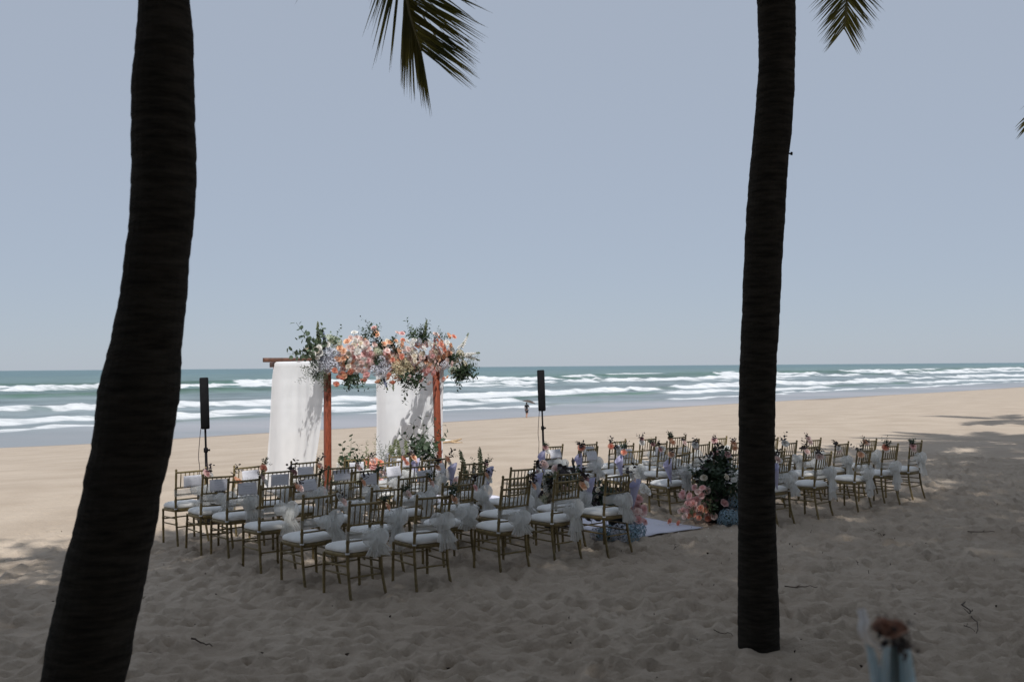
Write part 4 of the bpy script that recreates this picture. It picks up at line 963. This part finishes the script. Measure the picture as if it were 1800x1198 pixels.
# ------------------------------------------------------------------ flower arrangements on the ground
def arrangement(x, y, label, items, seed, urn=None):
    """items: (kind, variant, dx (m right), dz (m up), size, forward)"""
    rng = random.Random(seed); root = empty('flower_arrangement', (x, y, gz(x, y) + .0))
    for it in items:
        kind, var, dx, dz, sz = it[:5]; fw_ = it[5] if len(it) > 5 else 0.0
        p = Vector((dx, -fw_, dz))
        if kind == 'rose': put('rose', rng.choice(ROSE[var]), root, p, aim((dx * 2 + rng.uniform(-.5, .5), -.8 + rng.uniform(-.3, .3), .6), rng.uniform(0, 6)), sz)
        elif kind == 'hyd': put('hydrangea', rng.choice(HYD[var]), root, p, aim((rng.uniform(-.4, .4), -.5, 1), rng.uniform(0, 6)), sz)
        elif kind == 'sprig': put('leaf_sprig', rng.choice(SPRIG[var]), root, p, aim((it[6] if len(it) > 6 else rng.uniform(-.5, .5), rng.uniform(-.4, .3), 1), rng.uniform(0, 6)), sz)
        elif kind == 'spike': put('flower_spike', rng.choice(SPIKE[var]), root, p, aim((it[6] if len(it) > 6 else rng.uniform(-.2, .2), rng.uniform(-.2, .1), 1), rng.uniform(0, 6)), sz)
    if urn:
        w, h = urn; mb = MB(); n = 20
        prof = [(.30, -.03), (.34, 0), (.36, .08), (.44, .45), (.5, .85), (.53, .93), (.53, 1.0), (.47, 1.0), (.44, .9)]
        vs = [(w * r_ * math.cos(2 * math.pi * k / n), w * r_ * math.sin(2 * math.pi * k / n), h * z) for r_, z in prof for k in range(n)]
        fs = [(i * n + k, i * n + (k + 1) % n, (i + 1) * n + (k + 1) % n, (i + 1) * n + k) for i in range(len(prof) - 1) for k in range(n)] + [tuple(range(n))[::-1], tuple((len(prof) - 1) * n + k for k in range(n))]
        mb.add(vs, fs); put('urn', mb.mesh('urn', M_urn), root)
    tag(root, label, 'flowers', 'flower arrangements along the aisle and arch'); return root
rg = random.Random(8)
def spread(kind, vars_, n, x0, x1, z0, z1, s0, s1, f0=0, f1=.2):
    return [(kind, rg.choice(vars_), rg.uniform(x0, x1), rg.uniform(z0, z1), rg.uniform(s0, s1), rg.uniform(f0, f1)) for _ in range(n)]
# right of the runner's near end
arrangement(2.74, 13.5, 'dark leafy urn with pink roses and blue hydrangeas at the runner, right side',
    spread('sprig', ['dense'], 13, -.22, .22, .38, .62, .22, .40, -.15, .15) + spread('sprig', ['ruscus', 'burg'], 8, -.2, .2, .4, .75, .2, .36, -.15, .15) + spread('sprig', ['dense', 'burg'], 12, -.22, .2, .05, .4, .2, .3, .0, .2)
    + spread('rose', ['pink', 'blush', 'blush', 'pink'], 46, -.50, -.06, .10, .46, .030, .042, -.02, .22) + spread('rose', ['coral', 'pink'], 10, -.40, -.1, .08, .24, .028, .038, .1, .25)
    + [('rose', 'coral', -.66, .06, .032, .2), ('rose', 'coral', -.56, .05, .03, .3), ('rose', 'pink', .06, .3, .045, .25), ('rose', 'pink', -.32, .5, .034, .15), ('rose', 'pink', -.22, .5, .034, .2), ('rose', 'cream', -.18, .62, .04, .1), ('rose', 'cream', .1, .64, .036, .2), ('rose', 'white', .2, .6, .03, .2)]
    + [('hyd', 'sky', .10, .13, .12, .3), ('hyd', 'sky', .22, .10, .11, .3), ('hyd', 'sky', .25, .30, .12, .1), ('hyd', 'sky', .36, .18, .11, .05), ('hyd', 'blue', .40, .07, .10, .1), ('hyd', 'sky', .03, .07, .08, .3)]
    + spread('sprig', ['pale'], 6, -.5, -.1, .02, .15, .2, .3, .2, .4), 21, (.34, .42))
# left of the runner's near end
arrangement(1.30, 12.22, 'blue hydrangeas, pink roses and dark leaves low at the runner, left side',
    [('hyd', 'sky', -.17, .12, .12, .2), ('hyd', 'sky', .08, .11, .13, .25), ('hyd', 'blue', -.03, .14, .12, .3), ('hyd', 'sky', .19, .14, .12, .1), ('hyd', 'blue', -.27, .09, .10, .1), ('hyd', 'sky', .0, .25, .10, .0)]
    + spread('rose', ['blush', 'pink', 'dusty'], 18, .10, .30, .18, .52, .034, .044, -.1, .12) + [('rose', 'white', .30, .62, .05, -.1), ('rose', 'white', .36, .58, .045, -.1), ('rose', 'cream', .24, .58, .04, -.1)]
    + spread('sprig', ['dense', 'burg'], 18, -.38, .02, .15, .45, .22, .34, -.2, .1) + spread('rose', ['cream', 'white'], 6, -.42, -.2, .4, .62, .024, .034, .0, .1), 22, (.30, .34))
# along the left side of the aisle, white
arrangement(.50, 12.95, 'white stock and cream roses in dark leaves beside the middle aisle chairs',
    [('spike', 'white', .0, .35, .52, .0), ('spike', 'white', .06, .3, .5, .1), ('spike', 'white', -.06, .35, .42, .0), ('hyd', 'greenish', -.13, .42, .07, .1)] + spread('rose', ['cream', 'white'], 12, -.18, .18, .34, .5, .04, .052, .0, .15)
    + [('rose', 'blush', -.10, .86, .05, 0), ('rose', 'blush', .06, .8, .048, 0), ('rose', 'blush', .16, .55, .046, .05)] + spread('sprig', ['dense', 'burg', 'ruscus'], 18, -.22, .2, .1, .6, .2, .36, -.1, .12), 23, (.26, .3))
arrangement(-.62, 14.0, 'green and white spiky flowers beside the aisle chair of the third row',
    [('spike', 'green', -.02, .35, .62, .0, -.06), ('spike', 'green', .14, .35, .65, .0, .12), ('spike', 'white', .05, .3, .5, .0, 0), ('sprig', 'euca', .1, .5, .36, 0, .1), ('sprig', 'euca', -.1, .4, .34, 0, -.3), ('sprig', 'ruscus', .2, .5, .3, 0, .3)]
    + spread('sprig', ['dense', 'euca', 'pale'], 14, -.25, .25, .1, .5, .2, .32) + spread('rose', ['white', 'cream', 'blush'], 12, -.22, .24, .25, .6, .035, .046) + [('hyd', 'sky', .34, .22, .09, .1), ('hyd', 'blue', .36, .08, .09, .15)], 24, (.26, .28))
# by the arch posts
arrangement(-2.86, 16.3, 'leafy eucalyptus stems standing at the foot of the left arch post',
    [('sprig', 'euca', .06, .3, .62, 0, .1), ('sprig', 'euca', .12, .3, .7, 0, .35), ('sprig', 'ruscus', .1, .3, .6, 0, .2), ('sprig', 'ruscus', .2, .25, .62, 0, .4), ('sprig', 'euca', .25, .2, .5, 0, .5), ('spike', 'white', .0, .2, .5, 0, -.05), ('spike', 'white', .16, .2, .5, 0, .1)]
    + spread('sprig', ['dense', 'pale', 'euca'], 12, -.1, .4, .05, .4, .2, .35) + spread('rose', ['white', 'cream'], 10, -.05, .4, .1, .4, .036, .046) + [('hyd', 'greenish', .3, .3, .1, .1), ('hyd', 'blue', .05, .2, .1, .1)], 25)
arrangement(-2.30, 16.55, 'coral and pink roses with pale lilac spikes before the middle of the arch',
    spread('rose', ['coral', 'blush', 'peach', 'pink'], 26, -.16, .14, .15, .66, .040, .052, .0, .2) + [('spike', 'blue', .22, .2, .66, 0, .02), ('spike', 'blue', .28, .2, .62, 0, .05), ('spike', 'green', .26, .35, .62, 0, .06), ('spike', 'green', .42, .35, .6, 0, .05), ('spike', 'green', .54, .35, .6, 0, .08), ('spike', 'white', .36, .3, .5, 0, 0)]
    + [('sprig', 'pale', -.1, .5, .44, 0, -.3), ('sprig', 'pale', .02, .5, .45, 0, .1), ('sprig', 'willow', .1, .5, .48, 0, .3)] + spread('sprig', ['dense', 'euca'], 10, -.2, .5, .05, .35, .2, .32), 26)
arrangement(-1.62, 17.0, 'tall branching eucalyptus and white hydrangea at the right arch post',
    [('sprig', 'ruscus', .06, .4, .8, 0, -.35), ('sprig', 'ruscus', .08, .4, .85, 0, .1), ('sprig', 'euca', .06, .3, .85, 0, .25), ('sprig', 'ruscus', .1, .5, .7, 0, .35), ('sprig', 'euca', .05, .4, .7, 0, -.15), ('spike', 'white', .2, .3, .6, 0, .1), ('spike', 'white', .25, .25, .62, 0, .02), ('hyd', 'greenish', -.14, .42, .12, .1), ('hyd', 'greenish', -.1, .3, .1, .15)]
    + spread('rose', ['white', 'cream', 'peach'], 14, -.3, .45, .1, .5, .038, .05) + spread('sprig', ['dense', 'euca'], 10, -.2, .3, .05, .5, .2, .35), 27)

# ------------------------------------------------------------------ column loudspeakers on bass boxes
def speaker(x, y, rz, col_h, top, label):
    root = empty('column_speaker', (x, y, gz(x, y)), rz); tilt = R(-1.6)
    mb = MB(); mb.box((.06, .06, .26), (.36, .44, .52), None, .015); put('bass_box', mb.mesh('bass_box', M_black), root)
    mb = MB(); mb.box((.06, -.163, .26), (.30, .012, .44), None, .004); put('bass_grille', mb.mesh('bass_grille', M_grille), root)
    dx = math.tan(tilt)
    def q(z): return Vector((dx * (z - .5), 0, z))
    b = top - col_h
    mb = MB(); mb.tube([q(.5), q(b - .30)], .019, 12); mb.tube([q(b - .30), q(b + .02)], .0145, 12); put('pole', mb.mesh('pole', M_black), root)
    mb = MB(); mb.tube([q(b - .33), q(b - .32), q(b - .27), q(b - .26)], [.02, .03, .03, .02], 12); mb.tube([q(b - .295), q(b - .295) + Vector((.055, -.01, 0))], [.008, .015], 8); put('collar', mb.mesh('collar', M_black), root)
    mb = MB(); c = (q(b) + q(top)) / 2; mb.box(c, (.115, .135, col_h), Euler((0, tilt, 0)).to_quaternion(), .012); put('column_cabinet', mb.mesh('column_cabinet', M_black), root)
    mb = MB(); mb.box(c + Vector((0, -.069, 0)), (.098, .008, col_h - .05), Euler((0, tilt, 0)).to_quaternion(), .003); put('column_grille', mb.mesh('column_grille', M_grille), root)
    mb = MB(); s_ = q(b + .05) + Vector((-.05, .05, 0)); mb.tube(bez([s_, s_ + Vector((-.02, .02, -.2)), s_ + Vector((-.035, .03, -.45)), s_ + Vector((-.02, .02, -.6)), s_ + Vector((-.03, .03, -.85)), Vector((-.1, .06, .3))], 24), .005, 5); put('cable', mb.mesh('cable', M_cable), root)
    tag(root, label, 'speaker', 'column loudspeakers on either side of the arch'); return root
speaker(-4.26, 13.9, R(20), .715, 2.03, 'tall black column loudspeaker at the left end of the front row')
speaker(.54, 17.4, R(-10), .715, 2.08, 'tall black column loudspeaker with bass box, right of the arch')

# ------------------------------------------------------------------ person under an umbrella at the waterline
def person():
    f = on_ground(926, 734); s = 1.0
    f.z = max(f.z, SEA) - .03
    root = empty('person', f, R(-25))
    J = [('pel', (0, 0, .86), .115), ('wst', (0, 0, 1.02), .10), ('chs', (0, -.01, 1.24), .125), ('nk0', (0, 0, 1.40), .06), ('nk', (0, .015, 1.47), .047), ('hd0', (0, .03, 1.55), .075), ('hd', (0, .03, 1.63), .085), ('hdt', (0, .02, 1.70), .06),
         ('hl', (-.085, 0, .82), .09), ('kl', (-.09, .10, .46), .055), ('al', (-.09, .02, .09), .036), ('tl', (-.09, .16, .03), .03),
         ('hr', (.085, 0, .82), .09), ('kr', (.09, -.02, .45), .055), ('ar', (.09, -.22, .10), .036), ('tr', (.09, -.08, .03), .03),
         ('sl', (-.18, 0, 1.37), .055), ('el', (-.23, .02, 1.10), .04), ('wl', (-.21, .12, .88), .028), ('fl', (-.21, .16, .80), .024),
         ('sr', (.18, 0, 1.37), .055), ('er', (.24, .10, 1.14), .04), ('wr', (.16, .26, 1.30), .028), ('fr', (.14, .28, 1.36), .03)]
    E = [('pel', 'wst'), ('wst', 'chs'), ('chs', 'nk0'), ('nk0', 'nk'), ('nk', 'hd0'), ('hd0', 'hd'), ('hd', 'hdt'), ('pel', 'hl'), ('hl', 'kl'), ('kl', 'al'), ('al', 'tl'), ('pel', 'hr'), ('hr', 'kr'), ('kr', 'ar'), ('ar', 'tr'),
         ('nk0', 'sl'), ('sl', 'el'), ('el', 'wl'), ('wl', 'fl'), ('nk0', 'sr'), ('sr', 'er'), ('er', 'wr'), ('wr', 'fr')]
    def skin(sub, edges, grow, name, material, lev=2):
        idx = {n: i for i, (n, _, _) in enumerate(sub)}
        me = bpy.data.meshes.new(name); me.from_pydata([p for _, p, _ in sub], [(idx[a], idx[b]) for a, b in edges], [])
        o = bpy.data.objects.new('tmp', me); COL.objects.link(o); md = o.modifiers.new('s', 'SKIN')
        for i, (_, _, r_) in enumerate(sub): me.skin_vertices[0].data[i].radius = (r_ + grow,) * 2; me.skin_vertices[0].data[i].use_root = (i == 0)
        o.modifiers.new('u', 'SUBSURF').levels = lev
        dg = bpy.context.evaluated_depsgraph_get(); m2 = bpy.data.meshes.new_from_object(o.evaluated_get(dg)); m2.name = name
        bpy.data.objects.remove(o); m2.materials.clear(); m2.materials.append(material)
        for p_ in m2.polygons: p_.use_smooth = True
        return m2
    put('body', skin(J, E, 0, 'body', M_skin), root)
    D = {n: (n, p, r_) for n, p, r_ in J}
    mid = lambda a, b, t: tuple(Vector(D[a][1]).lerp(Vector(D[b][1]), t))
    put('shirt', skin([D['pel'], D['wst'], D['chs'], D['nk0'], D['sl'], ('x', mid('sl', 'el', .6), .05), D['sr'], ('y', mid('sr', 'er', .6), .05)], [('pel', 'wst'), ('wst', 'chs'), ('chs', 'nk0'), ('nk0', 'sl'), ('sl', 'x'), ('nk0', 'sr'), ('sr', 'y')], .022, 'shirt', M_cloth_dk), root)
    put('shorts', skin([('pel', (0, 0, .88), .125), D['hl'], ('x', mid('hl', 'kl', .75), .075), D['hr'], ('y', mid('hr', 'kr', .75), .075)], [('pel', 'hl'), ('hl', 'x'), ('pel', 'hr'), ('hr', 'y')], .02, 'shorts', M_cloth_dk), root)
    put('hair', skin([('a', (0, .0, 1.60), .085), ('b', (0, .0, 1.70), .075), ('c', (0, -.05, 1.50), .05)], [('a', 'b'), ('a', 'c')], .008, 'hair', M_hair), root)
    tag(root, 'person in dark shirt and shorts walking at the waterline under an umbrella', 'person')
    u = empty('umbrella', f + Vector((.12, .05, 1.14)), 0); n = 8
    u.rotation_euler = (R(-8), R(12), R(-25))
    for k in range(n):
        mb = MB(); a0, a1 = 2 * math.pi * k / n, 2 * math.pi * (k + 1) / n
        def fn(p_, q_, a0=a0, a1=a1):
            a = a0 + (a1 - a0) * p_; r_ = .80 * q_ * (1 - .05 * math.sin(math.pi * p_) * q_); return Vector((r_ * math.cos(a), r_ * math.sin(a), .82 - .26 * q_ * q_))
        mb.sheet(fn, 4, 6, .003); put('canopy_panel', mb.mesh('canopy_panel', M_umb), u)
    mb = MB(); mb.tube([(0, 0, -.02), (0, 0, .88)], .01, 6); put('shaft', mb.mesh('shaft', M_black), u)
    tag(u, 'grey brown open umbrella held over the person by the water', 'umbrella')
person()

# ------------------------------------------------------------------ driftwood, twigs, petals
def driftwood():
    p = on_ground(790, 779); root = empty('driftwood', p, R(20))
    mb = MB(); mb.box((-.10, .05, .09), (.62, .16, .05), Euler((0, R(6), R(8))).to_quaternion(), .01); put('bleached_plank', mb.mesh('bleached_plank', M_driftw), root)
    mb = MB(); mb.tube([(-.3, -.02, .03), (0, -.03, .06), (.25, .02, .09), (.42, .06, .13)], [.02, .035, .035, .02], 8); mb.tube([(.05, -.05, .05), (.25, -.10, .03), (.4, -.12, .02)], [.03, .025, .015], 7); put('branch', mb.mesh('branch', M_drift), root)
    tag(root, 'pale plank and brown branch lying on the lit sand right of the arch', 'driftwood')
driftwood()
def twig(px0, py0, px1, py1, r_, label, seed):
    rng = random.Random(seed); a, b = on_ground(px0, py0), on_ground(px1, py1); mb = MB(); n = 7; L = (b - a).length
    pts = [a.lerp(b, i / n) - a + Vector((rng.uniform(-.03, .03) * L, rng.uniform(-.03, .03) * L, .03 + rng.uniform(0, .02))) for i in range(n + 1)]
    r_ *= .7; mb.tube(pts, [r_ * (1 - .6 * i / n) for i in range(n + 1)], 6); j = rng.randint(2, 4)
    mb.tube([pts[j], pts[j] + Vector((rng.uniform(-.1, .1), rng.uniform(-.12, .12), .03)) * min(1, L * 2)], [r_ * .6, r_ * .3], 5)
    o = put('twig', mb.mesh('twig', M_twig), None, a); tag(o, label, 'twig', 'dry twigs lying on the shaded sand')
for k, (a, b, c, d, r_, l) in enumerate([(1700, 939, 1765, 941, .008, 'long straight dry twig on the sand at the far right'), (1381, 1038, 1440, 1037, .008, 'thin dry twig on the sand just right of the palm trunk'),
        (1694, 1065, 1723, 1120, .009, 'slanting dark twig in the lower right sand, the longer of two crossed'), (1690, 1102, 1716, 1119, .006, 'short twig meeting a longer slanting one in the lower right sand'), (1536, 933, 1549, 948, .006, 'short twig on the sand below the right end chairs'),
        (336, 1132, 374, 1143, .012, 'brown curved twig on the sand right of the left trunk'), (283, 1125, 300, 1128, .009, 'small twig beside the left palm trunk'), (1255, 1115, 1290, 1125, .006, 'thin twigs at the foot of the right palm trunk'), (1506, 992, 1510, 1000, .005, 'tiny upright twig in the sand below the chairs on the right'), (262, 1155, 278, 1160, .008, 'small dark twig at the lower left'), (241, 1061, 256, 1056, .007, 'thin twig poking out beside the left trunk'), (1185, 972, 1190, 960, .005, 'little curved twig near the runner')]):
    twig(a, b, c, d, r_, l, k)
def litter():
    rng = np.random.default_rng(3); n = 330; x = rng.uniform(-6, 9, n); y = rng.uniform(5.5, 15, n)
    y = 5.6 + (y - 5.5); V = []; F = []
    for i in range(n):
        z = gz(x[i], y[i]) + .028; L = .004 + .016 * rng.random() ** 2.5; a = rng.uniform(0, 6.28); w = L * rng.uniform(.25, .6); tl = rng.uniform(-.012, .012)
        c, s = math.cos(a), math.sin(a); b = len(V)
        V += [(x[i] - c * L, y[i] - s * L, z), (x[i] - s * w, y[i] + c * w, z + .004), (x[i] + c * L, y[i] + s * L, z + tl), (x[i] + s * w, y[i] - c * w, z + .004), (x[i], y[i], z - .02)]
        F += [(b, b + 1, b + 4), (b + 1, b + 2, b + 4), (b + 2, b + 3, b + 4), (b + 3, b, b + 4), (b, b + 3, b + 1), (b + 1, b + 3, b + 2)]
    o = put('leaf_litter', np_mesh('leaf_litter', np.array(V), np.array(F), M_twig, False)); tag(o, 'dark specks of dry leaf litter scattered on the shaded sand', kind='stuff')
litter()
def petals():
    rng = random.Random(6); V = []; F = []
    spots = [(1452, 908), (1465, 906), (1480, 910), (1262, 931), (1270, 930), (1245, 935)] + [(rng.uniform(1135, 1215), rng.uniform(918, 930)) for _ in range(14)] + [(rng.uniform(1000, 1300), rng.uniform(925, 950)) for _ in range(8)]
    for (px, py) in spots:
        p = on_ground(px, py); p.z += .047; a = rng.uniform(0, 6.28); L = rng.uniform(.012, .022); c, s = math.cos(a) * L, math.sin(a) * L; b = len(V)
        V += [(p.x - c, p.y - s, p.z), (p.x - s * .7, p.y + c * .7, p.z + .008), (p.x + c, p.y + s, p.z + .004), (p.x + s * .7, p.y - c * .7, p.z + .009)]; F.append((b, b + 1, b + 2, b + 3))
    o = put('fallen_petals', np_mesh('fallen_petals', np.array(V), np.array(F), M_petal, False)); tag(o, 'pale fallen petals scattered over the runner and sand', kind='stuff')
petals()

# ------------------------------------------------------------------ blurred flower stake close to the camera
def flower_stake():
    Y = 1.62; h = at(1566, 1104, Y); g = Vector((h.x + .015, h.y + .05, gz(h.x, h.y) - .1)); root = empty('flower_stake', Vector((g.x, g.y, gz(g.x, g.y))), 0); o_ = root.location
    P = lambda x, y, d=0.0: at(x, y, Y + d) - o_
    mb = MB(); mb.tube([g - o_, (g - o_).lerp(P(1572, 1130), .5), P(1572, 1120)], [.009, .007, .006], 8); put('stake', mb.mesh('stake', M_twig), root)
    for (x, y, k, s, d) in [(1556, 1098, 'tan', .0125, -.01), (1578, 1101, 'tan', .0125, 0), (1566, 1109, 'tan', .0125, -.015), (1549, 1104, 'tan', .012, .01)]:
        put('rose', ROSE[k][0], root, P(x, y, d), aim((rg.uniform(-.4, .4), -.5, 1)), s)
    for k in range(5): put('leaf_sprig', SPRIG['burg'][k % 2], root, P(1570, 1128), aim((rg.uniform(-.6, .6), rg.uniform(-.6, .4), rg.uniform(-.3, .8)), k), .04)
    mb = MB(); c = bez([P(1513, 1070), P(1519, 1090, -.005), P(1517, 1108, -.01), P(1530, 1128, -.01), P(1550, 1138, 0)], 20)
    mb.tube(c, [.0045 + .0035 * math.sin(math.pi * min(1, i / 20 + .15)) for i in range(21)], 8); put('ribbon_tail', mb.mesh('ribbon_tail', M_satin), root)
    mb = MB()
    for (tx, ty, w0, w1, ex) in [(1524, 1120, 5, 20, 1560), (1568, 1135, 14, 34, 1558), (1590, 1140, 10, 22, 1606), (1575, 1136, 8, 30, 1580)]:
        ph = rg.uniform(0, 6)
        def fn(u, v, tx=tx, ty=ty, w0=w0, w1=w1, ex=ex, ph=ph):
            w = w0 + (w1 - w0) * v; return P(tx + (ex - tx) * v ** .8 + (u - .5) * 2 * w, ty + v * 190, .012 * math.sin(u * 22 + ph) + .01 * v)
        mb.grid(fn, 20, 12)
    put('tulle_streamer', mb.mesh('tulle_streamer', M_bluetulle), root)
    tag(root, 'blurred flower stake with brownish pink roses, white ribbon and pale blue tulle, nearest foreground', 'flower stake')
flower_stake()
